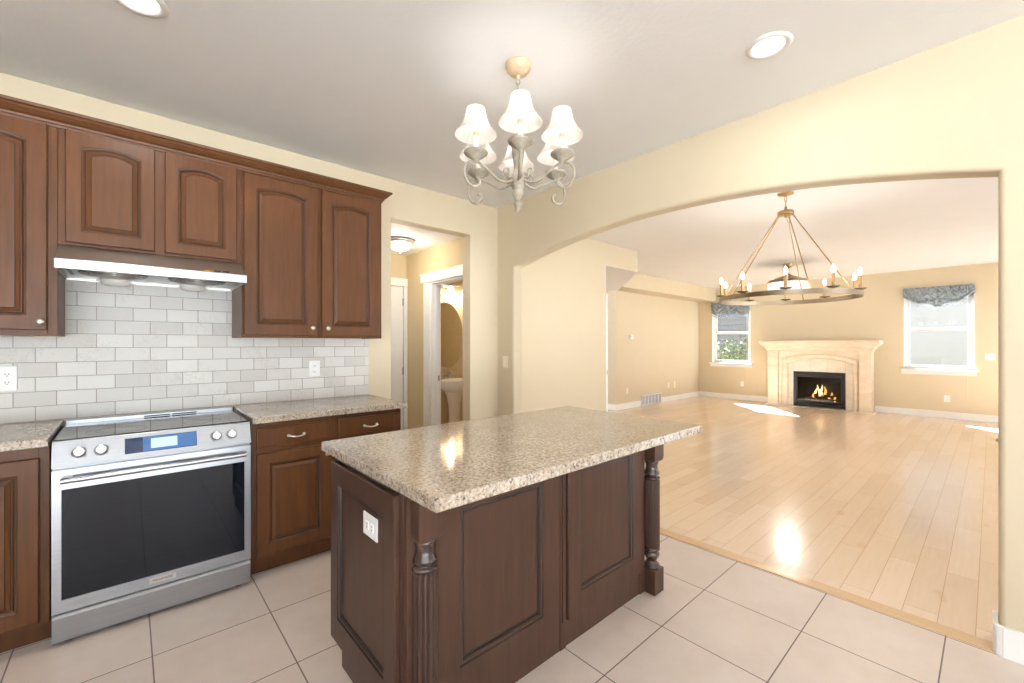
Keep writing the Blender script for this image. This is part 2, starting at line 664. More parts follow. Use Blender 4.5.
# wall A with the hallway opening
mb = MB()
OX0, OX1, OZ = 1.655, 2.475, 2.412
mb.prism([(-3.0, 0), (OX0, 0), (OX0, OZ), (OX1, OZ), (OX1, 0), (XB2, 0), (XB2, ZC), (-3.0, ZC)], YA, YA + 0.13, 'y')
struct(mb.build('wall_left', M['wall'], bevel=0.008, seg=3, weld=True), 'cream kitchen wall with the cabinets and hallway opening', 'wall')

# wall B with the wide arch
AY0, AY1, AZ0, AZR = -0.02, 3.142, 2.104, 0.203
N = 40
arch = []
for i in range(N + 1):
    t = -1 + 2 * i / N
    y = (AY0 + AY1) / 2 + t * (AY1 - AY0) / 2
    R_ = (((AY1 - AY0) / 2) ** 2 + AZR ** 2) / (2 * AZR)
    z = AZ0 + AZR - R_ + math.sqrt(R_ * R_ - (t * (AY1 - AY0) / 2) ** 2)
    arch.append((y, z))
path = [(AY0, 0.0)] + arch + [(AY1, 0.0)]
nrm = []
for i in range(len(path)):
    segs = []
    if i > 0:
        segs.append((path[i][0] - path[i - 1][0], path[i][1] - path[i - 1][1]))
    if i < len(path) - 1:
        segs.append((path[i + 1][0] - path[i][0], path[i + 1][1] - path[i][1]))
    ns = []
    for dy, dz in segs:
        ln = math.hypot(dy, dz)
        ns.append((-dz / ln, dy / ln))
    nx, nz = sum(n[0] for n in ns), sum(n[1] for n in ns)
    ln = math.hypot(nx, nz)
    nx, nz = nx / ln, nz / ln
    k = 1.0 / max(0.5, nx * ns[0][0] + nz * ns[0][1])
    nrm.append((nx * k, nz * k))
RB = 0.022
loops = []
for side in (0, 1):
    for q in range(6):
        t = (PI / 2) * q / 5
        if side:
            t = PI / 2 - t
        x = XB + RB * (1 - math.cos(t)) if side == 0 else XB2 - RB * (1 - math.cos(t))
        loops.append([(x, p[0] + n[0] * RB * (1 - math.sin(t)), p[1] + n[1] * RB * (1 - math.sin(t))) for p, n in zip(path, nrm)])
mb = MB()
mb.loft(loops, 0, True, False, False, False)
for L in (loops[0], loops[-1]):
    x = L[0][0]
    n_ = len(L)
    top = [(x, p[1], ZC) for p in L]
    mb.loft([L[1:n_ - 1], top[1:n_ - 1]], 0, False, False, False, False)
    mb.add([(x, -4.0, 0), L[0], L[1], (x, L[1][1], ZC), (x, -4.0, ZC)], [(0, 1, 2, 3, 4)])
    mb.add([L[-1], (x, YA, 0), (x, YA, ZC), (x, L[-2][1], ZC), L[-2]], [(0, 1, 2, 3, 4)])
mb.add([(XB, -4, 0), (XB2, -4, 0), (XB2, -4, ZC), (XB, -4, ZC)], [(0, 1, 2, 3)])
o = mb.build('wall_right', M['wall'], weld=True)
struct(o, 'cream wall with the wide arched opening to the living room', 'wall')

# living room walls
mb = MB()
mb.box(XB + 0.005, XB2, YA + 0.13, 3.68, 0, ZC)
mb.box(XB2, 4.915, 3.55, 3.68, 0, ZC)
struct(mb.build('wall_passage', M['wall']), 'cream wall seen through the left end of the arch', 'wall')
struct(MB().box(XB2 + 0.0, 4.90, 3.535, 3.549, 0.004, 0.125).build('baseboard_passage', M['white'], bevel=0.004), 'white baseboard along the wall behind the island', 'baseboard')
mb = MB()
mb.box(4.905, 4.95, 3.542, 3.69, 0.004, 2.05)
mb.box(4.922, 4.936, 3.539, 3.542, 0.93, 0.99, 1)
struct(mb.build('trim_2', [M['white'], M['pewter']]), 'white door jamb edge with strike plate at the end of the passage wall', 'door jamb')
mb = MB()
poly = [(4.9155, 3.55), (5.71, 3.55), (7.41, 5.07), (7.41, 7.0), (4.9155, 7.0)]
mb.loft([[(x, y, 2.43) for x, y in poly], [(x, y, ZC - 0.001) for x, y in poly]], 0, False, False, True)
mb.add([(x, y, 2.43) for x, y in poly], [(0, 1, 2, 3, 4)], 1)
struct(mb.build('wall_bulkhead', [M['wall'], M['ceil']], weld=True), 'cream dropped bulkhead over the passage', 'bulkhead')
mb = MB()
mb.prism([(6.95, 4.65), (XF, 4.65), (XF, 5.07), (7.415, 5.07)], 2.43, ZC - 0.001)
struct(mb.build('wall_soffit', M['wall']), 'cream soffit along the top of the living room wall', 'soffit')
mb = MB()
mb.box(7.34, XF, 5.07, 5.2, 0, 2.43)
mb.box(7.34, 7.47, 5.2, 7.0, 0, 2.43)
struct(mb.build('wall_living', M['wall'], bevel=0.004), 'cream left wall of the living room', 'wall')
struct(MB().box(3.0, 7.47, 7.0, 7.1, 0, ZC).build('wall_passage_back', M['wall_hall']), 'tan wall at the back of the passage', 'wall')
mb = MB()
mb.box(7.34, XF - 0.001, 5.054, 5.069, 0.004, 0.125)
mb.box(7.324, 7.339, 5.054, 6.99, 0.004, 0.125)
struct(mb.build('baseboard_left', M['white'], bevel=0.004), 'white baseboard of the left living room wall', 'baseboard')

# far wall with two windows
WINS = [(3.83, 4.74, 0.885, 2.36), (0.20, 1.125, 0.885, 2.38)]
mb = MB()
ys = [-3.0, WINS[1][0], WINS[1][1], WINS[0][0], WINS[0][1], 5.07]
mb.box(XF, XF + 0.15, ys[0], ys[1], 0, ZC)
mb.box(XF, XF + 0.15, ys[2], ys[3], 0, ZC)
mb.box(XF, XF + 0.15, ys[4], 7.1, 0, ZC)
for y0, y1, z0, z1 in WINS:
    mb.box(XF, XF + 0.15, y0, y1, 0, z0)
    mb.box(XF, XF + 0.15, y0, y1, z1, ZC)
struct(mb.build('wall_far', M['wall']), 'cream far wall with the fireplace and two windows', 'wall')
mb = MB()
mb.box(XF - 0.016, XF - 0.001, -3.0, 1.545, 0.004, 0.125)
mb.box(XF - 0.016, XF - 0.001, 3.375, 5.052, 0.004, 0.125)
struct(mb.build('baseboard_far', M['white'], bevel=0.004), 'white baseboard of the far living room wall', 'baseboard')

# unseen living room and kitchen walls, with unglazed openings added to admit daylight
mb = MB()
mb.box(XB2, 3.4, -3.1, -3.0, 0, ZC)
mb.box(3.4, 10.6, -3.1, -3.0, 0, 0.12)
mb.box(3.4, 10.6, -3.1, -3.0, 1.5, ZC)
mb.box(6.2, 7.8, -3.1, -3.0, 0.12, 2.45)
mb.box(6.9, 7.1, -3.1, -3.0, 0.12, 2.45)
mb.box(10.6, XF, -3.1, -3.0, 0, ZC)
struct(mb.build('wall_living_side', M['wall']), 'cream side wall of the living room with unseen openings added for daylight', 'wall')
mb = MB()
mb.box(-3.0, XB, -4.1, -4.0, 2.45, ZC)
mb.box(-3.0, XB, -4.1, -4.0, 0, 0.1)
mb.box(-0.3, -0.1, -4.1, -4.0, 0.1, 2.45)
mb.box(1.5, XB, -4.1, -4.0, 0.1, 2.45)
mb.box(-3.0, -2.8, -4.1, -4.0, 0.1, 2.45)
struct(mb.build('wall_back', M['wall']), 'cream kitchen wall behind the viewer with unglazed openings added for daylight', 'wall')
mb = MB()
mb.box(-3.1, -3.0, -4.1, 3.51, 2.45, ZC)
mb.box(-3.1, -3.0, -4.1, -3.6, 0, 2.45)
mb.box(-3.1, -3.0, -1.6, 3.51, 0, 2.45)
mb.box(-3.1, -3.0, -3.6, -1.6, 0, 0.1)
struct(mb.build('wall_side', M['wall']), 'cream kitchen side wall with an unglazed opening added for daylight', 'wall')

# hallway and bathroom shell
mb = MB()
mb.box(2.56, 2.66, 4.23, 5.2, 0, 2.44)
mb.box(2.56, 2.66, 3.511, 4.23, 2.05, 2.44)
struct(mb.build('wall_hall_right', M['wall_hall']), 'lamp-warmed hallway wall with the bathroom doorway', 'wall')
struct(MB().box(0.9, 2.56, 4.82, 4.92, 0, 2.44).build('wall_hall_back', M['wall_hall']), 'lamp-warmed back wall of the hallway with the white door', 'wall')
struct(MB().box(0.8, 0.9, 3.511, 4.92, 0, 2.44).build('wall_hall_left', M['wall_hall']), 'lamp-warmed left wall of the hallway', 'wall')
mb = MB()
mb.box(2.66, 4.3, 5.2, 5.3, 0, 2.44)
mb.box(4.2, 4.3, 3.681, 5.2, 0, 2.44)
struct(mb.build('wall_bathroom', M['wall_hall']), 'lamp-warmed bathroom walls behind the oval mirror', 'wall')
# bathroom door casing
mb = MB()
mb.box(2.535, 2.559, 4.245, 4.37, 0, 2.05)
mb.box(2.525, 2.559, 3.512, 4.42, 2.05, 2.14)
mb.box(2.518, 2.559, 3.512, 4.43, 2.14, 2.155)
mb.box(2.548, 2.672, 4.212, 4.244, 0, 2.05)
mb.box(2.60, 2.625, 4.20, 4.212, 0, 2.04)
mb.box(2.548, 2.672, 3.512, 4.212, 2.03, 2.05)
mb.box(2.63, 2.655, 4.209, 4.212, 0.93, 0.99, 1)
struct(mb.build('trim_3', [M['white'], M['pewter']], bevel=0.003), 'white casing of the bathroom doorway', 'door casing')
# hallway door
mb = MB()
mb.box(1.70, 2.497, 4.79, 4.815, 0.01, 2.045)
for z in (1.86, 1.02, 0.2):
    mb.box(2.490, 2.506, 4.777, 4.79, z - 0.045, z + 0.045, 1)
struct(mb.build('door_1', [M['white'], M['pewter']], bevel=0.002), 'white hallway door with pewter hinges', 'door')
mb = MB()
mb.box(2.508, 2.558, 4.785, 4.818, 0, 2.05)
mb.box(1.58, 1.69, 4.785, 4.818, 0, 2.05)
mb.box(1.56, 2.558, 4.78, 4.818, 2.052, 2.15)
struct(mb.build('trim_4', M['white'], bevel=0.003), 'white casing of the hallway door', 'door casing')

# baseboard round the right jamb of the arch
mb = MB()
r0 = 0.02
prof = [(XB2 + 0.018, -0.6), (XB2 + 0.018, -0.018), (XB2 + 0.004, -0.002), (XB + 0.004, -0.002), (XB - 0.012, -0.012), (XB - 0.018, -0.03), (XB - 0.018, -4.0)]
inn = [(XB2 + 0.001, -0.6), (XB2 + 0.001, -0.04), (XB2 - 0.02, -0.019), (XB + 0.02, -0.019), (XB + 0.005, -0.024), (XB - 0.001, -0.04), (XB - 0.001, -4.0)]
for i in range(len(prof) - 1):
    a, b, c, d = prof[i], prof[i + 1], inn[i + 1], inn[i]
    mb.prism([a, b, c, d], 0.0 if i > 2 else 0.005, 0.128)
struct(mb.build('baseboard_jamb', M['white'], bevel=0.003), 'white baseboard wrapping the right jamb of the arch', 'baseboard')

# windows
for k, (y0, y1, z0, z1) in enumerate(WINS):
    xw = XF + 0.085
    mb = MB()
    fw = 0.045
    mb.box(xw, xw + 0.06, y0, y0 + fw, z0, z1)
    mb.box(xw, xw + 0.06, y1 - fw, y1, z0, z1)
    mb.box(xw, xw + 0.06, y0 + fw, y1 - fw, z1 - fw, z1)
    mb.box(xw, xw + 0.06, y0 + fw, y1 - fw, z0, z0 + 0.02)
    # white reveals
    mb.box(XF - 0.002, xw, y0, y0 + 0.012, z0, z1)
    mb.box(XF - 0.002, xw, y1 - 0.012, y1, z0, z1)
    mb.box(XF - 0.002, xw, y0, y1, z1 - 0.012, z1)
    wf = mb.build('window_%d' % (k + 1), M['white'], bevel=0.003)
    struct(wf, ['white sash window left of the fireplace', 'white sash window right of the fireplace'][k], 'window')
    ym = (y0 + y1) / 2
    zm = 1.625
    mb = MB()
    for (a, b, xo) in ((z0 + 0.02, zm + 0.02, 0.0), (zm - 0.02, z1 - fw, 0.022)):
        x0 = xw + 0.008 + xo
        ya, yb = y0 + fw, y1 - fw
        mb.box(x0, x0 + 0.02, ya, ya + 0.04, a, b)
        mb.box(x0, x0 + 0.02, yb - 0.04, yb, a, b)
        mb.box(x0, x0 + 0.02, ya + 0.04, yb - 0.04, a, a + 0.05)
        mb.box(x0, x0 + 0.02, ya + 0.04, yb - 0.04, b - 0.05, b)
    mb.build('sash', M['white'], wf, bevel=0.002)
    mb = MB()
    mb.box(xw + 0.016, xw + 0.02, y0 + fw + 0.03, y1 - fw - 0.03, z0 + 0.04, zm)
    mb.box(xw + 0.038, xw + 0.042, y0 + fw + 0.03, y1 - fw - 0.03, zm, z1 - fw - 0.02)
    mb.build('pane', M['glass'], wf)
    mb = MB()
    mb.box(XF - 0.05, xw, y0 - 0.05, y1 + 0.05, z0 - 0.028, z0)
    mb.box(XF - 0.022, XF - 0.001, y0 - 0.03, y1 + 0.03, z0 - 0.10, z0 - 0.028)
    mb.build('window_sill', M['white'], wf, bevel=0.004)

# outdoors
struct(MB().box(XF + 0.3, 24, -10, 14, -0.5, -0.4).build('ground', M['ground']), 'ground outside the windows', 'ground')
struct(MB().box(-40, 24, -40, -4.2, -0.2, -0.1).build('ground', M['patio']), 'unseen pale ground behind the kitchen, made to bounce light indoors', 'ground')
struct(MB().box(-40, -3.3, -4.19, 20, -0.2, -0.1).build('ground', M['patio']), 'unseen pale ground beside the kitchen, made to bounce light indoors', 'ground')
mb = MB()
for i in range(26):
    z = -0.4 + i * 0.17
    mb.prism([(15.2, z), (14.572, z), (14.59, z + 0.17), (15.2, z + 0.17)], 3.3, 10.0, 'y')
hb = mb.build('neighbour_house', M['siding_grey'])
tag(hb, 'grey lap-sided house seen through the window left of the fireplace', 'house')
mb = MB()
mb.box(14.58, 15.2, -4.0, 2.7, -0.4, 4.0)
mb.box(14.54, 14.58, 2.56, 2.7, -0.4, 4.0)
mb.box(14.54, 14.58, -4.0, -3.86, -0.4, 4.0)
mb.box(14.53, 15.2, -4.1, 2.8, 4.0, 4.18)
tag(mb.build('neighbour_house', M['siding_white']), 'white house side seen through the window right of the fireplace', 'house')


# ------------------------------------------------------------------ kitchen run along wall A
def knob(parent, x, y, z, name='knob'):
    mb = MB()
    mb.lathe([(0.006, 0.0), (0.006, -0.012), (0.012, -0.016), (0.0155, -0.022), (0.013, -0.029), (0.004, -0.031)], (x, y, z), 16, 0, True, None, 'y')
    return mb.build(name, M['nickel'], parent)


def pull(parent, x, y, z):
    mb = MB()
    h = 0.043
    mb.tube(smooth_path([(x - h, y, z + 0.004), (x - h, y - 0.018, z + 0.004), (x - h * 0.6, y - 0.027, z), (x, y - 0.03, z - 0.003),
                         (x + h * 0.6, y - 0.027, z), (x + h, y - 0.018, z + 0.004), (x + h, y, z + 0.004)], 5), 0.0048, 8)
    mb.ball((x - h, y - 0.003, z + 0.004), 0.009, 0.004, 0.009)
    mb.ball((x + h, y - 0.003, z + 0.004), 0.009, 0.004, 0.009)
    return mb.build('pull_handle', M['nickel'], parent)


WD = [M['wood'], M['glaze']]


def door(parent, x0, x1, z0, z1, y, rise=0.0, name='door', fr=0.062, style='raised', mats=None):
    return add_panel(MB(), x0, x1, z0, z1, y, 0.02, fr, rise, style).build(name, mats or WD, parent)


def upper(label, x0, x1, z0, doors, knobs, rise, fr, group='upper wall cabinets'):
    t = thing('wall_cabinet', label, 'cabinet', ((x0 + x1) / 2, YA, z0), 0, group)
    cx = (x0 + x1) / 2
    mb = MB()
    yf = -(YA - 3.04)
    g = 0.0008
    mb.box(x0 - cx + g, x1 - cx - g, yf + 0.02, -0.0105, 0.02, 2.42 - z0)
    # face frame
    xs = sorted([d[0] for d in doors] + [d[1] for d in doors])
    edges = [x0 + g] + xs + [x1 - g]
    for i in range(0, len(edges), 2):
        mb.box(edges[i] - cx, edges[i + 1] - cx, yf, yf + 0.02, 0, 2.42 - z0)
    for d in doors:
        mb.box(d[0] - cx, d[1] - cx, yf, yf + 0.02, 0, d[2] - z0 + 0.012)
        mb.box(d[0] - cx, d[1] - cx, yf, yf + 0.02, d[3] - z0 - 0.012, 2.42 - z0)
    # side skirts
    mb.box(x0 - cx + g, x0 - cx + 0.016, yf + 0.02, -0.0105, 0.0, 0.02)
    mb.box(x1 - cx - 0.016, x1 - cx - g, yf + 0.02, -0.0105, 0.0, 0.02)
    mb.build('body', M['wood'], t, bevel=0.0012)
    for i, d in enumerate(doors):
        dd = door(t, d[0] - cx, d[1] - cx, d[2] - z0, d[3] - z0, yf - 0.021, rise, 'door', fr)
        if knobs[i]:
            knob(dd, knobs[i] - cx, yf - 0.021, 1.455 - z0)
    return t


upper('tall brown wall cabinet left of the steel range hood', -1.08, -0.257, 1.39, [(-0.745, -0.291, 1.417, 2.405)], [-0.312], 0.024, 0.066)
upper('short two-door brown wall cabinet directly above the steel range hood', -0.257, 0.512, 1.838, [(-0.231, 0.107, 1.852, 2.405), (0.149, 0.486, 1.852, 2.405)], [None, None], 0.022, 0.056)
upper('tall two-door brown wall cabinet right of the range hood', 0.512, 1.41, 1.39, [(0.522, 0.95, 1.405, 2.395), (0.976, 1.389, 1.405, 2.395)], [0.912, 1.012], 0.022, 0.066)

# crown moulding over the three cabinets
cp = [(0.0, 2.405), (-0.006, 2.405), (-0.008, 2.415), (-0.014, 2.418), (-0.016, 2.428), (-0.028, 2.436), (-0.044, 2.452), (-0.05, 2.462),
      (-0.058, 2.464), (-0.06, 2.478), (0.0, 2.478)]
mb = MB()
x0c, x1c, yfc = -1.08, 1.41, 3.039
loops = [[(x0c, yfc + d, z) for d, z in cp], [(x1c - d, yfc + d, z) for d, z in cp], [(x1c - d, YA - 0.001, z) for d, z in cp]]
for i in range(len(cp)):
    pass
mb.loft(loops, 0, False, True, True)
mb.box(x0c, x1c, yfc + 0.001, YA - 0.001, 2.4215, 2.43)
tag(mb.build('crown_molding', M['wood']), 'brown crown molding along the top of the wall cabinets', 'molding')


def base_cab(label, x0, x1, doors, drawers, knobs, rz0=0.11):
    cx = (x0 + x1) / 2
    t = thing('base_cabinet', label, 'cabinet', (cx, YA, 0), 0, 'base cabinets along the backsplash wall')
    yf = 2.80 - YA
    mb = MB()
    mb.box(x0 - cx, x1 - cx, yf + 0.02, -0.011, rz0, 0.898)
    fr = sorted(set([x0] + [d[0] + 0.004 for d in doors] + [d[1] - 0.004 for d in doors] + [x1]))
    for i in range(0, len(fr), 2):
        mb.box(fr[i] - cx, fr[i + 1] - cx, yf, yf + 0.02, rz0, 0.898)
    for d in doors:
        mb.box(d[0] + 0.004 - cx, d[1] - 0.004 - cx, yf, yf + 0.02, rz0, d[2] + 0.008)
        mb.box(d[0] + 0.004 - cx, d[1] - 0.004 - cx, yf, yf + 0.02, d[3] - 0.008, (drawers[0][2] + 0.006) if drawers else 0.898)
    for d in drawers:
        mb.box(d[0] - cx, d[1] - cx, yf, yf + 0.02, d[3] - 0.006, 0.898)
    mb.build('body', M['wood'], t, bevel=0.0015)
    mb = MB()
    mb.box(x0 - cx + 0.002, x1 - cx - 0.002, yf + 0.085, -0.011, 0.0, rz0)
    mb.build('toe_kick', M['wood'], t)
    for i, d in enumerate(doors):
        dd = door(t, d[0] - cx, d[1] - cx, d[2], d[3], yf - 0.021, 0.0, 'door', 0.062)
        if knobs[i]:
            knob(dd, knobs[i][0] - cx, yf - 0.021, knobs[i][1])
    for d in drawers:
        mb = MB()
        mb.box(d[0] - cx, d[1] - cx, yf - 0.016, yf - 0.001, d[2], d[3])
        mb.box(d[0] - cx + 0.008, d[1] - cx - 0.008, yf - 0.021, yf - 0.016, d[2] + 0.008, d[3] - 0.008)
        dr = mb.build('drawer', M['wood'], t, bevel=0.003)
        pull(dr, (d[0] + d[1]) / 2 - cx, yf - 0.021, (d[2] + d[3]) / 2 - 0.006)
    return t


base_cab('brown base cabinet with a tall raised-panel door left of the steel range', -1.08, -0.262, [(-0.74, -0.292, 0.13, 0.848)], [], [None])
base_cab('brown base cabinet with two drawers right of the steel range', 0.518, 1.443,
         [(0.543, 0.957, 0.135, 0.722), (0.997, 1.425, 0.135, 0.722)], [(0.543, 0.957, 0.752, 0.868), (0.997, 1.425, 0.752, 0.868)],
         [(0.925, 0.668), (1.03, 0.668)])


def slab(name, label, x0, x1, y0, y1, z0, z1, group=None):
    mb = MB()
    mb.box(x0, x1, y0, y1, z0, z1)
    return tag(mb.build(name, M['granite'], bevel=0.006, seg=3), label, 'countertop', group)


slab('countertop', 'granite countertop left of the steel range', -1.08, -0.262, 2.745, YA - 0.011, 0.90, 0.94)
slab('countertop', 'granite countertop right of the steel range', 0.518, 1.463, 2.745, YA - 0.011, 0.90, 0.94)

# tile backsplash on the wall, in the area between counters and cabinets
mb = MB()
mb.box(-1.08, -0.2575, YA - 0.01, YA - 0.0005, 0.90, 1.389)
mb.box(-0.2575, 0.5125, YA - 0.01, YA - 0.0005, 0.90, 1.836)
mb.box(0.5125, 1.452, YA - 0.01, YA - 0.0005, 0.90, 1.389)
o = mb.build('backsplash', M['splash'])
struct(o, 'off-white tumbled subway tile backsplash', 'backsplash')


def outlet(label, loc, rz, w=0.075, h=0.118, kind='outlet', mat='plate', gangs=1, horiz=False, group='outlets and switches'):
    """wall plate facing local -y"""
    nm = {'outlet': 'outlet', 'switch': 'light_switch', 'blank': 'wall_plate'}[kind]
    t = thing(nm, label, {'outlet': 'outlet', 'switch': 'switch', 'blank': 'wall plate'}[kind], loc, rz, group)
    MB().box(-w / 2, w / 2, -0.006, 0, -h / 2, h / 2).build('plate', M[mat], t, bevel=0.003)
    for g in range(gangs):
        if horiz:
            px, pz = 0, 0
        px = (g - (gangs - 1) / 2) * 0.046
        if kind == 'outlet':
            for s in (-1, 1):
                mb = MB()
                cx_, cz_ = (s * 0.021, 0) if horiz else (px, s * 0.021)
                mb.box(cx_ - 0.014, cx_ + 0.014, -0.0085, -0.006, cz_ - 0.014, cz_ + 0.014)
                for q in (-1, 1):
                    if horiz:
                        mb.box(cx_ - 0.002, cx_ + 0.006, -0.0088, -0.0085, cz_ + q * 0.006 - 0.0012, cz_ + q * 0.006 + 0.0012, 1)
                    else:
                        mb.box(cx_ + q * 0.006 - 0.0012, cx_ + q * 0.006 + 0.0012, -0.0088, -0.0085, cz_ - 0.002, cz_ + 0.006, 1)
                mb.box(cx_ - 0.002, cx_ + 0.002, -0.0088, -0.0085, cz_ - 0.009, cz_ - 0.005, 1)
                mb.build('socket', [M[mat], M['black']], t)
        elif kind == 'switch':
            mb = MB()
            mb.box(px - 0.016, px + 0.016, -0.0075, -0.006, -0.033, 0.033)
            mb.prism([(-0.0075, -0.03), (-0.0085, -0.03), (-0.0115, 0.03), (-0.0075, 0.03)], px - 0.013, px + 0.013, 'x')
            mb.build('rocker', M[mat], t)
    return t


outlet('white outlet on the backsplash at the left photo edge, left of the range', (-0.487, YA - 0.0105, 1.172), 0, 0.117, 0.13, 'outlet', gangs=2)
outlet('white outlet on the backsplash right of the range', (1.034, YA - 0.0105, 1.166), 0, 0.078, 0.118, 'outlet')
outlet('cream light switch on the wall left of the arch', (XB - 0.0005, 3.255, 1.17), -PI / 2, 0.075, 0.115, 'switch', 'almond')

# ------------------------------------------------------------------ range
RC = 0.128
rg = thing('range', 'stainless steel slide-in electric range with black glass top', 'range', (RC, 2.79, 0))
HW = 0.381
mb = MB()
mb.box(-HW, HW, 0.0, 0.565, 0.03, 0.80)
mb.box(-HW, HW, 0.06, 0.565, 0.80, 0.905)
mb.build('body', M['steel'], rg, bevel=0.002)
mb = MB()
mb.box(-HW + 0.002, HW - 0.002, 0.0, 0.525, 0.9055, 0.919)
ct = mb.build('cooktop', M['blackglass'], rg, bevel=0.003)
mb = MB()
for (bx, by, br_) in ((-0.17, 0.14, 0.115), (-0.17, 0.40, 0.085), (0.18, 0.14, 0.085), (0.18, 0.40, 0.115), (0.0, 0.40, 0.055)):
    for rr in (br_, br_ - 0.035):
        mb.loft([[(bx + r * math.cos(a * PI / 24), by + r * math.sin(a * PI / 24), 0.9194) for a in range(48)] for r in (rr, rr - 0.0035)], 0, False, False, False)
mb.build('burner_ring', M['burner'], ct)
mb = MB()
mb.box(-HW + 0.002, HW - 0.002, 0.528, 0.565, 0.9055, 0.937)
mb.box(-0.06, 0.06, 0.5275, 0.53, 0.921, 0.929, 1)
mb.box(0.07, 0.19, 0.5275, 0.53, 0.921, 0.929, 1)
mb.build('vent_rail', [M['steel'], M['black']], rg, bevel=0.003)
# slanted control panel, poly in (y, z)
mb = MB()
mb.prism([(-0.042, 0.80), (-0.004, 0.914), (0.02, 0.914), (0.02, 0.80)], -HW, HW, 'x')
cpn = mb.build('control_panel', M['steel'], rg, bevel=0.004)
tilt = math.atan2(0.038, 0.114)
nv = Vector((0, -math.cos(tilt), math.sin(tilt)))
upv = Vector((0, math.sin(tilt), math.cos(tilt)))


def on_panel(x, s, d):
    """s along the slope 0..1 from the lower edge, d out of the face"""
    p = Vector((x, -0.042, 0.80)) + upv * (s * 0.1202) + nv * d
    return p


def panel_plate(x0, x1, s0, s1, d0, d1, mi, mb):
    vs = [on_panel(x, s, d) for x in (x0, x1) for s in (s0, s1) for d in (d0, d1)]
    mb.add(vs, [(0, 1, 3, 2), (4, 6, 7, 5), (0, 4, 5, 1), (2, 3, 7, 6), (0, 2, 6, 4), (1, 5, 7, 3)], mi)


mb = MB()
panel_plate(-0.141, 0.138, 0.20, 0.82, -0.001, 0.0015, 0, mb)
panel_plate(-0.045, 0.058, 0.32, 0.72, 0.0015, 0.002, 1, mb)
panel_plate(0.058, 0.136, 0.23, 0.80, 0.0015, 0.002, 2, mb)
panel_plate(-0.075, -0.045, 0.23, 0.80, 0.0015, 0.002, 2, mb)
panel_plate(-0.045, 0.058, 0.23, 0.32, 0.0015, 0.002, 2, mb)
panel_plate(-0.045, 0.058, 0.72, 0.80, 0.0015, 0.002, 2, mb)
mb.build('display', [M['screen_dark'], M['screen_light'], M['screen']], cpn)
for kx in (-0.295, -0.222, 0.222, 0.292):
    mb = MB()
    base = on_panel(kx, 0.50, 0)
    loops = []
    for r, d in ((0.026, 0.0), (0.026, 0.004), (0.021, 0.006), (0.0205, 0.020), (0.018, 0.023)):
        loops.append([tuple(base + nv * d + Vector((1, 0, 0)) * (r * math.cos(a * PI / 12)) + upv * (r * math.sin(a * PI / 12))) for a in range(24)])
    mb.loft(loops, 0, True)
    vs = [base + nv * d + Vector((1, 0, 0)) * x + upv * u for x in (-0.006, 0.006) for u in (-0.021, 0.021) for d in (0.02, 0.034)]
    mb.add(vs, [(0, 1, 3, 2), (4, 6, 7, 5), (0, 4, 5, 1), (2, 3, 7, 6), (0, 2, 6, 4), (1, 5, 7, 3)], 0)
    mb.build('knob', M['chrome'], cpn)
# oven door
mb = MB()
dz0, dz1 = 0.155, 0.788
wx0, wx1, wz0, wz1 = -0.350, 0.350, 0.212, 0.702
mb.box(-HW + 0.001, wx0, -0.04, -0.002, dz0, dz1)
mb.box(wx1, HW - 0.001, -0.04, -0.002, dz0, dz1)
mb.box(wx0, wx1, -0.04, -0.002, dz0, wz0)
mb.box(wx0, wx1, -0.04, -0.002, wz1, dz1)
od = mb.build('oven_door', M['steel'], rg)
MB().box(wx0 + 0.0005, wx1 - 0.0005, -0.0365, -0.004, wz0 + 0.0005, wz1 - 0.0005).build('window', M['ovenglass'], od)
mb = MB()
mb.tube([(-0.35, -0.078, 0.748), (0.35, -0.078, 0.748)], 0.0125, 14)
for s in (-1, 1):
    mb.box(s * 0.325 - 0.012, s * 0.325 + 0.012, -0.072, -0.04, 0.738, 0.758)
mb.build('handle', M['steel'], od, bevel=0.002)
mb = MB()
mb.box(-0.052, 0.052, -0.0415, -0.04, 0.172, 0.198)
bd = mb.build('badge', M['nickel'], od, bevel=0.001)
fc = bpy.data.curves.new('badge_lettering', 'FONT')
fc.body = 'FRIGIDAIRE'
fc.size = 0.0155
fc.align_x = 'CENTER'
fc.align_y = 'CENTER'
fc.extrude = 0.0003
fc.materials.append(M['black'])
fo = bpy.data.objects.new('badge_lettering', fc)
COL.objects.link(fo)
bpy.context.view_layer.update()
fm = bpy.data.meshes.new_from_object(fo)
bpy.data.objects.remove(fo)
fo = bpy.data.objects.new('badge_lettering', fm)
COL.objects.link(fo)
fo.rotation_euler = (PI / 2, 0, 0)
fo.location = (0, -0.0419, 0.185)
fo.parent = bd
mb = MB()
mb.prism([(-0.03, 0.024), (-0.034, 0.13), (-0.022, 0.146), (-0.002, 0.146), (-0.002, 0.024)], -HW + 0.001, HW - 0.001, 'x')
mb.build('storage_drawer', M['steel'], rg, bevel=0.002)
for sx_ in (-1, 1):
    for fy in (0.03, 0.5):
        MB().lathe([(0.02, 0.0), (0.02, 0.012), (0.011, 0.014), (0.011, 0.032)], (sx_ * 0.33, fy, 0), 14).build('foot', M['black'], rg)

# ------------------------------------------------------------------ range hood
hd = thing('range_hood', 'stainless steel under-cabinet range hood with two fan grilles', 'range hood', (RC, YA - 0.011, 1.70))
hy = 2.868 - (YA - 0.011)
mb = MB()
hs = 0.381
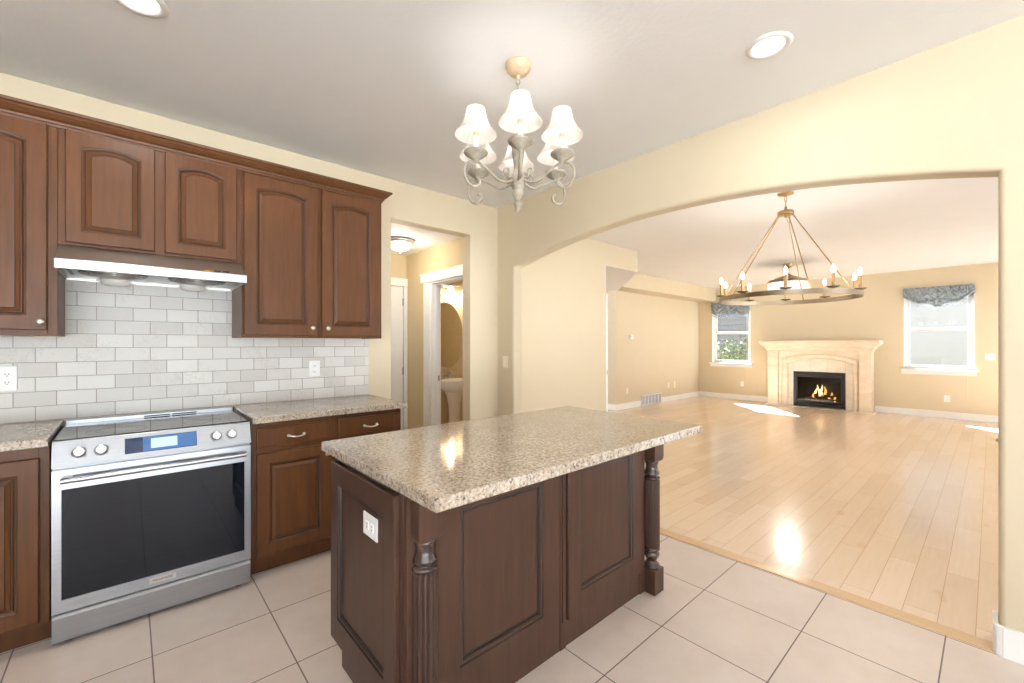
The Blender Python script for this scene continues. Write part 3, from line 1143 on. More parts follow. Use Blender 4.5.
# shell: sloped front, side walls, top
mb.prism([(hy + 0.004, 0.045), (3.03 - YA + 0.011, 0.135), (-0.002, 0.135), (-0.002, 0.118), (3.035 - YA + 0.011, 0.118), (hy + 0.02, 0.045)], -hs, hs, 'x')
for s in (-1, 1):
    mb.prism([(hy + 0.006, 0.002), (hy + 0.006, 0.046), (3.03 - YA + 0.011, 0.133), (-0.002, 0.133), (-0.002, 0.002)],
             s * hs - (0.003 if s > 0 else 0), s * hs + (0 if s > 0 else 0.003), 'x')
mb.box(-hs + 0.003, hs - 0.003, -0.006, -0.002, 0.0, 0.118)
mb.build('canopy', M['steel_warm'], hd)
mb = MB()
mb.box(-hs - 0.002, hs + 0.002, hy - 0.004, hy + 0.006, 0.0, 0.047)
mb.build('front_lip', M['steel'], hd, bevel=0.0025)
mb = MB()
mb.box(-hs + 0.003, hs - 0.003, hy + 0.006, -0.006, 0.012, 0.018)
mb.box(-hs + 0.03, -hs + 0.045, hy + 0.07, hy + 0.3, 0.008, 0.012, 1)
mb.build('underside_panel', [M['steel'], M['black']], hd)
for fx in (-0.183, 0.168):
    mb = MB()
    c = (fx, hy + 0.17, 0)
    for r in (0.13, 0.11, 0.09, 0.07, 0.05, 0.03):
        mb.tube([(c[0] + r * math.cos(a * PI / 16), c[1] + r * math.sin(a * PI / 16), 0.006) for a in range(32)], 0.0022, 6, 0, True)
    for a in range(12):
        q = a * PI / 6
        mb.tube([(c[0] + 0.02 * math.cos(q), c[1] + 0.02 * math.sin(q), 0.008), (c[0] + 0.132 * math.cos(q), c[1] + 0.132 * math.sin(q), 0.008)], 0.0022, 6)
    mb.lathe([(0.024, 0.002), (0.024, 0.01)], (c[0], c[1], 0), 16)
    mb.lathe([(0.134, 0.0095), (0.134, 0.0118)], (c[0], c[1], 0), 32, 1)
    mb.build('fan_grille', [M['pewter'], M['black']], hd)
for fx in (-0.183, 0.168):
    mb = MB()
    mb.lathe([(0.001, -0.026), (0.03, -0.024), (0.05, -0.014), (0.056, 0.0), (0.056, 0.011)], (fx, -0.075, 0), 24, 0, True, None, 'z', 1.15, 0.7)
    mb.box(fx - 0.08, fx + 0.08, -0.078, -0.072, -0.003, 0.011)
    mb.build('light_lens', M['porcelain'], hd)
# push buttons on the sloped face
sl0, sl1 = Vector((0, hy + 0.004, 0.045)), Vector((0, 3.03 - YA + 0.011, 0.135))
sd = (sl1 - sl0).normalized()
sn = Vector((0, -sd.z, sd.y))
for i, bx in enumerate((0.200, 0.243, 0.285)):
    mb = MB()
    c = sl0 + sd * 0.022 + Vector((bx, 0, 0))
    vs = [c + Vector((1, 0, 0)) * x + sd * u + sn * d for x in (-0.015, 0.015) for u in (-0.006, 0.006) for d in (-0.001, 0.004)]
    mb.add(vs, [(0, 1, 3, 2), (4, 6, 7, 5), (0, 4, 5, 1), (2, 3, 7, 6), (0, 2, 6, 4), (1, 5, 7, 3)])
    b = mb.build('button', M['black'] if i else m_plain('amber_button', rgb(206, 150, 60), 0.4), hd, bevel=0.001)
mb = MB()
for i in range(9):
    c = sl0 + sd * 0.014 + Vector((-0.27 + i * 0.011, 0, 0))
    vs = [c + Vector((1, 0, 0)) * x + sd * u + sn * d for x in (-0.0035, 0.0035) for u in (-0.003, 0.003) for d in (-0.001, 0.0008)]
    mb.add(vs, [(0, 1, 3, 2), (4, 6, 7, 5), (0, 4, 5, 1), (2, 3, 7, 6), (0, 2, 6, 4), (1, 5, 7, 3)])
mb.build('embossed_lettering', M['nickel'], hd)

# ------------------------------------------------------------------ island
isl = thing('kitchen_island', 'dark wooden island with fluted corner posts', 'island', (1.38, 1.58, 0))
IX, IY = 1.38, 1.58
ISM = [M['wood_island'], M['glaze']]
bx0, bx1, by0, by1 = 0.664, 2.10, 1.275, 1.886
mb = MB()
mb.box(bx0 - IX, bx1 - IX, by0 - IY, by1 - IY, 0.10, 0.879)
mb.box(bx0 - IX + 0.002, bx1 - IX, by0 - IY, 1.814 - IY, 0.0, 0.10)
# corner stile returns beside the posts and a centre stile
mb.box(0.667 - IX, 0.72 - IX, 1.253 - IY, by0 - IY, 0.0, 0.879)
mb.box(1.412 - IX, 1.452 - IX, 1.262 - IY, by0 - IY, 0.0, 0.879)
mb.box(1.424 - IX, 1.440 - IX, 1.256 - IY, by0 - IY, 0.12, 0.879)
mb.box(2.052 - IX, 2.10 - IX, 1.262 - IY, by0 - IY, 0.0, 0.879)
mb.build('body', M['wood_island'], isl, bevel=0.002)
# front panels
mb = MB()
add_panel(mb, 0.775 - IX, 1.412 - IX, 0.0, 0.872, 1.262 - IY, 0.013, 0.105, 0.0, 'flat', 0.195)
mb.build('front_panel', ISM, isl)
mb = MB()
add_panel(mb, 1.456 - IX, 2.053 - IX, 0.122, 0.872, 1.250 - IY, 0.025, 0.085, 0.0, 'flat', 0.10)
mb.build('front_panel', ISM, isl)
MB().box(1.452 - IX, 2.09 - IX, 1.268 - IY, by0 - IY, 0.0, 0.118).build('baseboard', M['wood_island'], isl, bevel=0.002)
# left end panel: built facing -y then turned to face -x
mb = MB()
L0, L1 = 1.297, 1.886
add_panel(mb, 0, L1 - L0, 0.104, 0.852, 0, 0.019, 0.078, 0.0, 'flat', 0.105)
mb.v = [(y + 0.6445 - IX, L1 - x - IY, z) for x, y, z in mb.v]
mb.build('end_panel', ISM, isl)


def flute(a):
    n = 14
    return 1.0 - 0.085 * max(0.0, math.cos(a * n)) ** 0.7


def post(px, py):
    p = MB()
    hw = 0.0465
    p.loft([[(px - w, py - w, z), (px + w, py - w, z), (px + w, py + w, z), (px - w, py + w, z)] for w, z in ((hw, 0.879), (hw, 0.735), (hw * 0.97, 0.724), (hw * 0.9, 0.716), (hw * 0.84, 0.712))], 0, False, True, True)
    o = p.build('post', M['wood_island'], isl, bevel=0.0015)
    MB().box(px - hw, px + hw, py - hw, py + hw, 0.0, 0.128).build('plinth', M['wood_island'], o, bevel=0.0015)
    q = MB()
    q.lathe([(0.033, 0.7125), (0.0365, 0.708), (0.0365, 0.701), (0.034, 0.695), (0.032, 0.686), (0.0315, 0.677), (0.034, 0.664), (0.0395, 0.652), (0.042, 0.644),
             (0.039, 0.636), (0.033, 0.632), (0.036, 0.628), (0.043, 0.624), (0.044, 0.617), (0.040, 0.610)], (px, py, 0), 32, 0)
    q.build('turned_collar', M['ebony'], o)
    q = MB()
    q.lathe([(0.040, 0.242), (0.044, 0.236), (0.044, 0.228), (0.036, 0.222), (0.034, 0.216), (0.040, 0.208), (0.042, 0.200), (0.038, 0.190), (0.030, 0.178),
             (0.027, 0.166), (0.030, 0.156), (0.038, 0.150), (0.043, 0.144), (0.044, 0.136), (0.042, 0.128)], (px, py, 0), 32, 0)
    q.build('turned_collar', M['ebony'], o)
    r = MB()
    r.lathe([(0.036, 0.611), (0.043, 0.606), (0.0435, 0.60), (0.0435, 0.252), (0.043, 0.246), (0.036, 0.241)], (px, py, 0), 168, 0, True, flute)
    # dark lines in the flutes
    s = MB()
    for i in range(14):
        a = 2 * PI * i / 14
        x_, y_ = px + 0.0408 * math.cos(a), py + 0.0408 * math.sin(a)
        s.tube([(x_, y_, 0.603), (x_, y_, 0.249)], 0.0026, 6)
    r.build('fluted_shaft', M['wood_island'], o)
    s.build('flute_glaze', M['glaze'], o)
    return o


post(0.7275 - IX, 1.2465 - IY)
post(2.1435 - IX, 1.2465 - IY)
slab('island_countertop', 'large speckled granite countertop on the island', 0.632, 2.272, 1.022, 1.967, 0.880, 0.921)
outlet('white double outlet on the left end panel of the island', (0.6565, 1.50, 0.69), -PI / 2, 0.118, 0.082, 'outlet', gangs=1, horiz=True)

# ------------------------------------------------------------------ kitchen chandelier
CH = (1.447, 1.573)
view = math.atan2(-CH[1], -CH[0])
ch = thing('chandelier', 'antiqued six-arm chandelier with white pleated shades above the island', 'chandelier', (CH[0], CH[1], ZC), view + math.radians(2.6))
mb = MB()
mb.lathe([(0.001, -0.058), (0.022, -0.056), (0.044, -0.046), (0.058, -0.030), (0.063, -0.016), (0.064, -0.006), (0.060, -0.001)], (0, 0, 0), 32)
mb.lathe([(0.004, -0.078), (0.008, -0.074), (0.008, -0.056)], (0, 0, 0), 12)
mb.build('canopy', M['antique_gold'], ch)


def chain(name, parent, z0, z1, mat, r=0.0026, w=0.009, h=0.017, x=0, y=0):
    mb = MB()
    n = max(2, int(round((z0 - z1) / (h * 1.5))))
    step = (z0 - z1) / n
    for i in range(n):
        zc = z0 - step * (i + 0.5)
        pts = []
        hh = step * 0.5 + r * 1.2
        for k in range(16):
            a = 2 * PI * k / 16
            u = w * math.cos(a)
            v = math.sin(a) * hh
            pts.append((x + (u if i % 2 else 0), y + (0 if i % 2 else u), zc + v))
        mb.tube(pts, r, 6, 0, True)
    return mb.build(name, mat, parent)


chain('chain', ch, -0.076, -0.268, M['antique'])
zz = lambda z: z - ZC - 0.008
mb = MB()
mb.lathe([(r, zz(z)) for r, z in ((0.003, 2.017), (0.010, 2.034), (0.019, 2.048), (0.022, 2.058), (0.012, 2.066), (0.008, 2.070), (0.013, 2.076), (0.019, 2.082), (0.027, 2.098),
          (0.0285, 2.110), (0.024, 2.122), (0.029, 2.132), (0.033, 2.142), (0.027, 2.152), (0.033, 2.162), (0.036, 2.175), (0.034, 2.19), (0.026, 2.206),
          (0.020, 2.225), (0.022, 2.25), (0.030, 2.30), (0.034, 2.34), (0.028, 2.36), (0.018, 2.368), (0.022, 2.382), (0.014, 2.40), (0.008, 2.44), (0.010, 2.46), (0.004, 2.482))],
         (0, 0, 0), 28, 0, False)
mb.build('column', M['antique'], ch)
arm_rz = [(0.028, 2.170), (0.07, 2.152), (0.11, 2.152), (0.155, 2.178), (0.20, 2.205), (0.235, 2.214), (0.27, 2.205), (0.293, 2.175), (0.292, 2.135),
          (0.268, 2.102), (0.235, 2.098), (0.214, 2.115), (0.219, 2.138), (0.236, 2.142)]
curl = [(0.03, 2.185), (0.052, 2.178), (0.075, 2.188), (0.082, 2.206), (0.070, 2.220), (0.056, 2.216), (0.055, 2.204)]


def make_arm(parent):
    a = MB()
    a.tube(smooth_path([(r, 0, zz(z)) for r, z in arm_rz], 6), 0.0062, 8)
    o = a.build('arm', M['antique'], parent)
    MB().tube(smooth_path([(r, 0, zz(z)) for r, z in curl], 5), 0.0042, 7).build('scroll', M['antique'], o)
    c = MB()
    c.lathe([(0.006, zz(2.208)), (0.013, zz(2.214)), (0.018, zz(2.222)), (0.020, zz(2.228)), (0.034, zz(2.234)), (0.036, zz(2.240)), (0.050, zz(2.246)), (0.056, zz(2.252)), (0.057, zz(2.258)),
             (0.046, zz(2.259)), (0.012, zz(2.256))], (0.235, 0, 0), 28)
    c.build('drip_cup', M['antique'], o)
    MB().lathe([(0.0125, zz(2.257)), (0.0125, zz(2.334))], (0.235, 0, 0), 14).build('candle_sleeve', M['white'], o)
    MB().lathe([(0.0135, zz(2.3345)), (0.0135, zz(2.352))], (0.235, 0, 0), 14).build('socket', M['socket'], o)
    b = MB()
    b.lathe([(0.010, zz(2.352)), (0.013, zz(2.361)), (0.0175, zz(2.378)), (0.0155, zz(2.398)), (0.008, zz(2.416)), (0.001, zz(2.424))], (0.235, 0, 0), 16)
    b.build('bulb', M['bulb_kitchen'], o)
    s = MB()
    prof = [(0.097, 2.338), (0.0955, 2.342), (0.084, 2.356), (0.070, 2.375), (0.058, 2.398), (0.050, 2.42), (0.045, 2.442), (0.042, 2.462)]

    def rib(t):
        return 1.0 + 0.012 * math.cos(6 * t) ** 8
    s.lathe([(r, zz(z)) for r, z in prof], (0.235, 0, 0), 48, 0, True, rib)
    # open top and bottom: take the caps away
    s.f = s.f[:-2]
    s.mi = s.mi[:-2]
    s.sm = s.sm[:-2]
    for q in range(6):
        a_ = q * PI / 3 + PI / 6
        s.tube([(0.235 + (r + 0.001) * math.cos(a_), (r + 0.001) * math.sin(a_), zz(z)) for r, z in prof], 0.0016, 5, 1)
    s.build('lamp_shade', [M['shade'], M['seam']], o)
    return o


arm0 = make_arm(ch)
for k in range(1, 6):
    a = copy_tree(arm0, ch)
    a.rotation_euler = (0, 0, k * PI / 3)
for k in range(6):
    q = k * PI / 3
    light_pt('chandelier_lamp', (0.235 * math.cos(q), 0.235 * math.sin(q), zz(2.40)), 1.5, (1, 0.95, 0.88), 0.02, ch)


# ------------------------------------------------------------------ recessed downlights
def downlight(label, x, y, power):
    t = thing('downlight', label, 'ceiling light', (x, y, ZC), 0, 'recessed downlights')
    mb = MB()
    mb.lathe([(0.066, -0.001), (0.068, -0.006), (0.078, -0.009), (0.094, -0.006), (0.097, -0.001)], (0, 0, 0), 40)
    mb.f = mb.f[:-2]
    mb.mi = mb.mi[:-2]
    mb.sm = mb.sm[:-2]
    mb.build('trim_ring', M['white'], t)
    MB().lathe([(0.001, -0.003), (0.0665, -0.003), (0.0665, -0.001)], (0, 0, 0), 32, 0, False).build('lens', M['lens'], t)
    d = bpy.data.lights.new('downlight_lamp', 'AREA')
    d.shape = 'DISK'
    d.size = 0.12
    d.energy = power
    d.specular_factor = 0.3
    d.color = (1, 0.96, 0.9)
    lo = bpy.data.objects.new('downlight_lamp', d)
    COL.objects.link(lo)
    lo.parent = t
    lo.location = (0, 0, -0.011)


downlight('recessed ceiling light near the arch wall, upper right', 2.228, 0.695, 5)
downlight('recessed ceiling light above the range and cabinets, cut by the top edge', 0.03, 2.30, 9)

# ------------------------------------------------------------------ hallway ceiling light
hl = thing('flush_ceiling_light', 'alabaster bowl ceiling light in the hallway', 'ceiling light', (2.12, 4.13, 2.44))
MB().lathe([(0.10, -0.001), (0.146, -0.004), (0.152, -0.018), (0.142, -0.034), (0.128, -0.042), (0.12, -0.04)], (0, 0, 0), 36).build('pan', M['nickel'], hl)
MB().lathe([(0.001, -0.118), (0.04, -0.114), (0.08, -0.098), (0.108, -0.074), (0.124, -0.042)], (0, 0, 0), 36).build('glass_bowl', M['bowl'], hl)
MB().lathe([(0.001, -0.142), (0.008, -0.136), (0.006, -0.130), (0.014, -0.124), (0.012, -0.1165)], (0, 0, 0), 16).build('finial', M['nickel'], hl)
light_pt('hall_lamp', (0, 0, -0.17), 9, (1, 0.86, 0.68), 0.08, hl)

# ------------------------------------------------------------------ bathroom: mirror, sink, vanity light
BX = 3.36
mr = thing('oval_mirror', 'frameless oval wall mirror in the bathroom', 'mirror', (BX, 5.199, 1.47))
mb = MB()
for (rx, rz_, y0, y1) in ((0.315, 0.475, -0.002, -0.009),):
    loops = []
    for s, y in ((1.0, 0.0), (1.0, -0.005), (0.955, -0.009)):
        loops.append([(rx * s * math.cos(a * PI / 32), y, rz_ * s * math.sin(a * PI / 32)) for a in range(64)])
    mb.loft(loops)
mb.build('mirror_glass', M['mirror'], mr)

ps = thing('pedestal_sink', 'white porcelain pedestal sink below the oval mirror', 'sink', (BX + 0.03, 5.195, 0))


def oval(rx, ry, cy, z, n=40, flat=0.0):
    L = []
    for i in range(n):
        a = 2 * PI * i / n
        y = cy + ry * math.sin(a)
        L.append((rx * math.cos(a), min(y, -0.002), z))
    return L


mb = MB()
mb.loft([oval(0.10, 0.09, -0.20, 0.665), oval(0.17, 0.15, -0.20, 0.70), oval(0.235, 0.20, -0.215, 0.75), oval(0.272, 0.235, -0.225, 0.80), oval(0.285, 0.248, -0.228, 0.842),
         oval(0.285, 0.248, -0.228, 0.858), oval(0.275, 0.238, -0.228, 0.866), oval(0.235, 0.165, -0.255, 0.862), oval(0.20, 0.135, -0.26, 0.80), oval(0.12, 0.08, -0.26, 0.745)], 0, True)
mb.build('basin', M['porcelain'], ps)
mb = MB()
mb.lathe([(0.135, 0.0), (0.135, 0.03), (0.115, 0.06), (0.095, 0.15), (0.088, 0.35), (0.098, 0.52), (0.125, 0.63), (0.15, 0.69)], (0, -0.20, 0), 32, 0, True, None, 'z', 1.0, 0.85)
mb.build('pedestal', M['porcelain'], ps)
mb = MB()
fy = -0.055
mb.box(-0.085, 0.085, fy - 0.025, fy + 0.025, 0.8655, 0.879)
mb.tube(smooth_path([(0, fy, 0.875), (0, fy - 0.005, 0.93), (0, fy - 0.04, 0.955), (0, fy - 0.085, 0.945), (0, fy - 0.10, 0.925)], 6), 0.012, 10)
for s in (-1, 1):
    mb.lathe([(0.016, 0.878), (0.013, 0.90), (0.016, 0.915), (0.006, 0.925)], (s * 0.062, fy, 0), 14)
    mb.tube([(s * 0.062, fy, 0.915), (s * 0.105, fy - 0.01, 0.935)], 0.006, 8)
mb.build('faucet', M['nickel'], ps, bevel=0.002)

vl = thing('vanity_light', 'three-lamp nickel vanity light over the oval mirror', 'wall light', (BX + 0.02, 5.199, 2.19))
mb = MB()
mb.tube([(-0.33, -0.035, 0.0), (0.33, -0.035, 0.0)], 0.010, 10)
mb.lathe([(0.06, -0.001), (0.058, -0.014), (0.03, -0.022), (0.012, -0.036)], (0, 0, 0), 24, 0, True, None, 'y')
mb.build('bar', M['nickel'], vl)
for sx_ in (-0.25, 0.0, 0.25):
    mb = MB()
    mb.tube(smooth_path([(sx_, -0.035, 0.0), (sx_, -0.075, 0.035), (sx_, -0.12, 0.03), (sx_, -0.125, -0.01)], 6), 0.007, 8)
    mb.lathe([(0.022, 0.0), (0.024, -0.02), (0.018, -0.034)], (sx_, -0.125, 0), 18)
    ao = mb.build('arm', M['pewter'], vl)
    s = MB()
    s.lathe([(0.022, -0.025), (0.036, -0.045), (0.045, -0.075), (0.052, -0.105), (0.066, -0.125), (0.064, -0.126), (0.05, -0.106)], (sx_, -0.125, 0), 24)
    s.build('lamp_shade', M['vanity_shade'], ao)
    light_pt('vanity_lamp', (sx_, -0.125, -0.15), 5, (1, 0.84, 0.62), 0.04, vl)

# ------------------------------------------------------------------ ring chandelier in the arch opening
RCX, RCY = 4.53, 1.27
rv = math.atan2(-RCY, -RCX)
rc = thing('ring_chandelier', 'large brass ring chandelier with ten candle bulbs', 'chandelier', (RCX, RCY, ZC), rv)
MB().lathe([(0.001, -0.032), (0.012, -0.030), (0.014, -0.02), (0.06, -0.014), (0.066, -0.006), (0.066, -0.001)], (0, 0, 0), 28).build('canopy', M['brass'], rc)
chain('chain', rc, -0.030, -0.118, M['brass'], 0.0028, 0.009, 0.026)
HZ = 2.565 - ZC
mb = MB()
mb.lathe([(0.001, HZ - 0.05), (0.010, HZ - 0.046), (0.014, HZ - 0.03), (0.060, HZ - 0.026), (0.066, HZ - 0.018), (0.066, HZ + 0.006), (0.06, HZ + 0.012), (0.014, HZ + 0.016), (0.010, HZ + 0.05), (0.004, HZ + 0.066)],
         (0, 0, 0), 28)
mb.build('hub', M['brass'], rc)
RR, RZ = 0.545, 1.755 - ZC
mb = MB()
loops = []
for (r, z) in ((RR - 0.012, RZ), (RR + 0.012, RZ), (RR + 0.012, RZ + 0.04), (RR - 0.012, RZ + 0.04), (RR - 0.012, RZ)):
    loops.append([(r * math.cos(2 * PI * i / 96), r * math.sin(2 * PI * i / 96), z) for i in range(96)])
mb.loft(loops, 0, False, False, False)
mb.build('ring', M['brass_grey'], rc, weld=True)
for deg in (-62, 18, 55, 164, -116):
    a = math.radians(deg)
    h0 = math.radians(round((deg) / 120.0) * 120.0)
    p0 = Vector((0.058 * math.cos(a), 0.058 * math.sin(a), HZ - 0.02))
    p1 = Vector((RR * math.cos(a), RR * math.sin(a), RZ + 0.038))
    d = (p1 - p0).normalized()
    mb = MB()
    mb.tube([p0 + d * 0.06, p1], 0.0048, 8)
    # link at the top
    side = d.cross(Vector((0, 0, 1))).normalized()
    mb.tube([p0 + d * (0.033 + 0.036 * math.cos(t * PI / 8)) + side * (0.010 * math.sin(t * PI / 8)) for t in range(16)], 0.003, 6, 0, True)
    mb.build('rod', M['brass'], rc)


def make_candle(parent):
    mb = MB()
    mb.lathe([(0.006, RZ + 0.03), (0.010, RZ + 0.043), (0.030, RZ + 0.046), (0.045, RZ + 0.054), (0.046, RZ + 0.058), (0.012, RZ + 0.056)], (RR, 0, 0), 22)
    o = mb.build('drip_cup', M['brass_grey'], parent)
    MB().lathe([(0.0125, RZ + 0.056), (0.0125, RZ + 0.165)], (RR, 0, 0), 14).build('candle_sleeve', M['brass'], o)
    b = MB()
    b.lathe([(0.008, RZ + 0.165), (0.011, RZ + 0.174), (0.0145, RZ + 0.190), (0.0125, RZ + 0.206), (0.006, RZ + 0.224), (0.001, RZ + 0.232)], (RR, 0, 0), 14)
    b.build('bulb', M['bulb'], o)
    return o


c0 = make_candle(rc)
for k in range(1, 10):
    c = copy_tree(c0, rc)
    c.rotation_euler = (0, 0, k * PI / 5)
for k in range(10):
    light_pt('candle_lamp', (RR * math.cos(k * PI / 5), RR * math.sin(k * PI / 5), RZ + 0.205), 3.5, (1, 0.93, 0.84), 0.02, rc)

# ------------------------------------------------------------------ crystal ceiling fan light further back
fn = thing('crystal_ceiling_fan', 'crystal drum ceiling fan with folded blades behind the ring chandelier', 'ceiling fan', (8.56, 2.37, ZC))
MB().lathe([(0.02, -0.075), (0.05, -0.06), (0.075, -0.03), (0.08, -0.001)], (0, 0, 0), 28).build('canopy', M['brass'], fn)
MB().lathe([(0.014, -0.18), (0.014, -0.07)], (0, 0, 0), 12).build('downrod', M['brass'], fn)
MB().lathe([(0.20, -0.305), (0.20, -0.25), (0.13, -0.225), (0.06, -0.20), (0.03, -0.17), (0.014, -0.165)], (0, 0, 0), 36).build('motor_housing', M['brass'], fn)
for k in range(4):
    q = k * PI / 2 + 0.5
    mb = MB()
    pts = []
    for i in range(13):
        t = -0.75 + 1.5 * i / 12
        pts.append(t)
    outer = [(0.285 * math.cos(q + t), 0.285 * math.sin(q + t)) for t in pts]
    inner = [(0.205 * math.cos(q + t), 0.205 * math.sin(q + t)) for t in reversed(pts)]
    mb.prism(outer + inner, -0.285 - 0.004, -0.285 + 0.003)
    mb.build('folded_blade', M['pewter'], fn)
mb = MB()
mb.lathe([(0.30, -0.32), (0.305, -0.312), (0.30, -0.306), (0.2, -0.304)], (0, 0, 0), 48)
mb.build('drum_rim', M['brass_grey'], fn)
mb = MB()
for row in range(4):
    for i in range(44):
        a = 2 * PI * (i + 0.5 * (row % 2)) / 44
        mb.ball((0.29 * math.cos(a), 0.29 * math.sin(a), -0.342 - row * 0.040), 0.019, 0.019, 0.020, 8, 4)
o = mb.build('crystal_beads', M['crystal'], fn)
o['kind'] = 'stuff'
MB().lathe([(0.001, -0.485), (0.15, -0.482), (0.265, -0.47), (0.265, -0.322)], (0, 0, 0), 40).build('light_diffuser', M['crystal'], fn)
light_pt('fan_lamp', (0, 0, -0.56), 30, (1, 0.95, 0.88), 0.15, fn)

# ------------------------------------------------------------------ fireplace
fp = thing('fireplace', 'cast stone fireplace with arched surround and lit gas fire', 'fireplace', (XF - 0.001, 2.469, 0.004))
fp.scale = (1, 1.018, 1.003)
FX = 10.72 - (XF - 0.001)       # front of the legs, local x (negative towards the room)
YC = 2.425

mb = MB()
mprof = [(FX + 0.0, 0.0, 1.19), (FX - 0.012, 0.012, 1.20), (FX - 0.012, 0.012, 1.225), (FX - 0.035, 0.035, 1.245), (FX - 0.05, 0.05, 1.262), (FX - 0.05, 0.05, 1.285), (FX - 0.075, 0.075, 1.30),
         (FX - 0.105, 0.105, 1.325), (FX - 0.125, 0.125, 1.345), (FX - 0.13, 0.13, 1.352), (FX - 0.13, 0.13, 1.402), (FX - 0.12, 0.12, 1.412)]
loops = []
for xf, dy, z in mprof:
    loops.append([(0, -0.90 - dy, z), (xf, -0.90 - dy, z), (xf, 0.885 + dy, z), (0, 0.885 + dy, z)])
mb.loft(loops)
mb.build('mantel_shelf', M['stone'], fp)
for y0, y1, nm in ((0.675, 0.885, 'pilaster'), (-0.90, -0.71, 'pilaster')):
    mb = MB()
    mb.box(FX, 0, y0, y1, 0.0, 0.115)
    mb.box(FX + 0.008, 0, y0 + 0.006, y1 - 0.006, 0.115, 0.78)
    mb.box(FX, 0, y0, y1, 0.78, 0.85)
    mb.box(FX + 0.008, 0, y0 + 0.006, y1 - 0.006, 0.85, 1.189)
    mb.build(nm, M['stone'], fp, bevel=0.006)
# arched inner frame between the pilasters: moulded bands
oy0, oy1, az0, arise = -0.61, 0.515, 0.925, 0.125


def arch_pts(d, n=25):
    L = [(oy0 - d, 0.0)]
    for i in range(n):
        t = -1 + 2 * i / (n - 1)
        y = (oy0 + oy1) / 2 + t * ((oy1 - oy0) / 2 + d)
        L.append((y, az0 + d + arise * (1 - t * t)))
    L.append((oy1 + d, 0.0))
    return L


def frame_pts(n=25):
    L = [(-0.709, 0.0)]
    for i in range(n):
        t = i / (n - 1)
        L.append((-0.709 + t * (0.674 + 0.709), 1.189))
    L.append((0.674, 0.0))
    return L


mb = MB()
XI = FX + 0.045
seq = [(frame_pts(), XI + 0.0), (arch_pts(0.11), XI), (arch_pts(0.10), XI + 0.02), (arch_pts(0.085), XI + 0.022), (arch_pts(0.07), XI - 0.005), (arch_pts(0.03), XI - 0.012), (arch_pts(0.012), XI + 0.004), (arch_pts(0.0), XI + 0.02),
       (arch_pts(0.0), XI + 0.16)]
L = [[(x, y, z) for y, z in pts] for pts, x in seq]
mb.loft(L, 0, False, False, False, False)
mb.build('arched_surround', M['stone'], fp)
# tile face around the insert
TX = XI + 0.085
iy0, iy1, iz0, iz1 = 1.945 - YC, 2.84 - YC, 0.025, 0.752
mb = MB()
g = 0.0015
cols = [oy0 - 0.01, iy0, iy0 + (iy1 - iy0) / 3, iy0 + 2 * (iy1 - iy0) / 3, iy1, oy1 + 0.01]
for i in range(5):
    if i in (0, 4):
        for k in range(4):
            mb.box(TX, TX + 0.02, cols[i] + g, cols[i + 1] - g, k * 0.27 + g, (k + 1) * 0.27 - g)
    else:
        mb.box(TX, TX + 0.02, cols[i] + g, cols[i + 1] - g, iz1 + g, iz1 + 0.29)
mb.box(TX + 0.004, TX + 0.024, cols[0], iy0, 0, 1.08, 1)
mb.box(TX + 0.004, TX + 0.024, iy1, cols[5], 0, 1.08, 1)
mb.box(TX + 0.004, TX + 0.024, iy0, iy1, iz1, 1.08, 1)
mb.build('tile_surround', [M['stone_tile'], m_plain('tile_grout', rgb(150, 136, 120), 0.9)], fp)
# insert
mb = MB()
f1 = 0.055
IXf = TX - 0.025
mb.box(IXf, TX + 0.03, iy0 + 0.002, iy0 + f1, iz0, iz1 - 0.002)
mb.box(IXf, TX + 0.03, iy1 - f1, iy1 - 0.002, iz0, iz1 - 0.002)
mb.box(IXf, TX + 0.03, iy0 + f1, iy1 - f1, iz1 - 0.06, iz1 - 0.002)
mb.box(IXf, TX + 0.03, iy0 + f1, iy1 - f1, iz0, iz0 + 0.05)
for z in (iz1 - 0.115, iz0 + 0.07):
    mb.box(IXf + 0.006, TX + 0.03, iy0 + f1, iy1 - f1, z, z + 0.045)
for s in (iy0 + f1, iy1 - f1 - 0.02):
    mb.box(IXf + 0.012, TX + 0.03, s, s + 0.02, iz0 + 0.11, iz1 - 0.115)
ins = mb.build('insert_frame', M['black'], fp, bevel=0.004)
mb = MB()
mb.box(TX + 0.185, TX + 0.195, iy0 + 0.01, iy1 - 0.01, 0, iz1)
mb.box(TX + 0.03, TX + 0.185, iy0 + 0.01, iy0 + 0.02, 0, iz1)
mb.box(TX + 0.03, TX + 0.185, iy1 - 0.02, iy1 - 0.01, 0, iz1)
mb.box(TX + 0.03, TX + 0.185, iy0 + 0.02, iy1 - 0.02, iz1 - 0.02, iz1 - 0.01)
mb.box(TX + 0.03, TX + 0.185, iy0 + 0.02, iy1 - 0.02, 0.06, 0.09)
mb.build('firebox', m_plain('firebox_black', rgb(44, 42, 42), 0.8), ins)
MB().box(TX + 0.012, TX + 0.016, iy0 + f1 + 0.02, iy1 - f1 - 0.02, iz0 + 0.115, iz1 - 0.115).build('glass_front', M['fireglass'], ins)
random.seed(3)
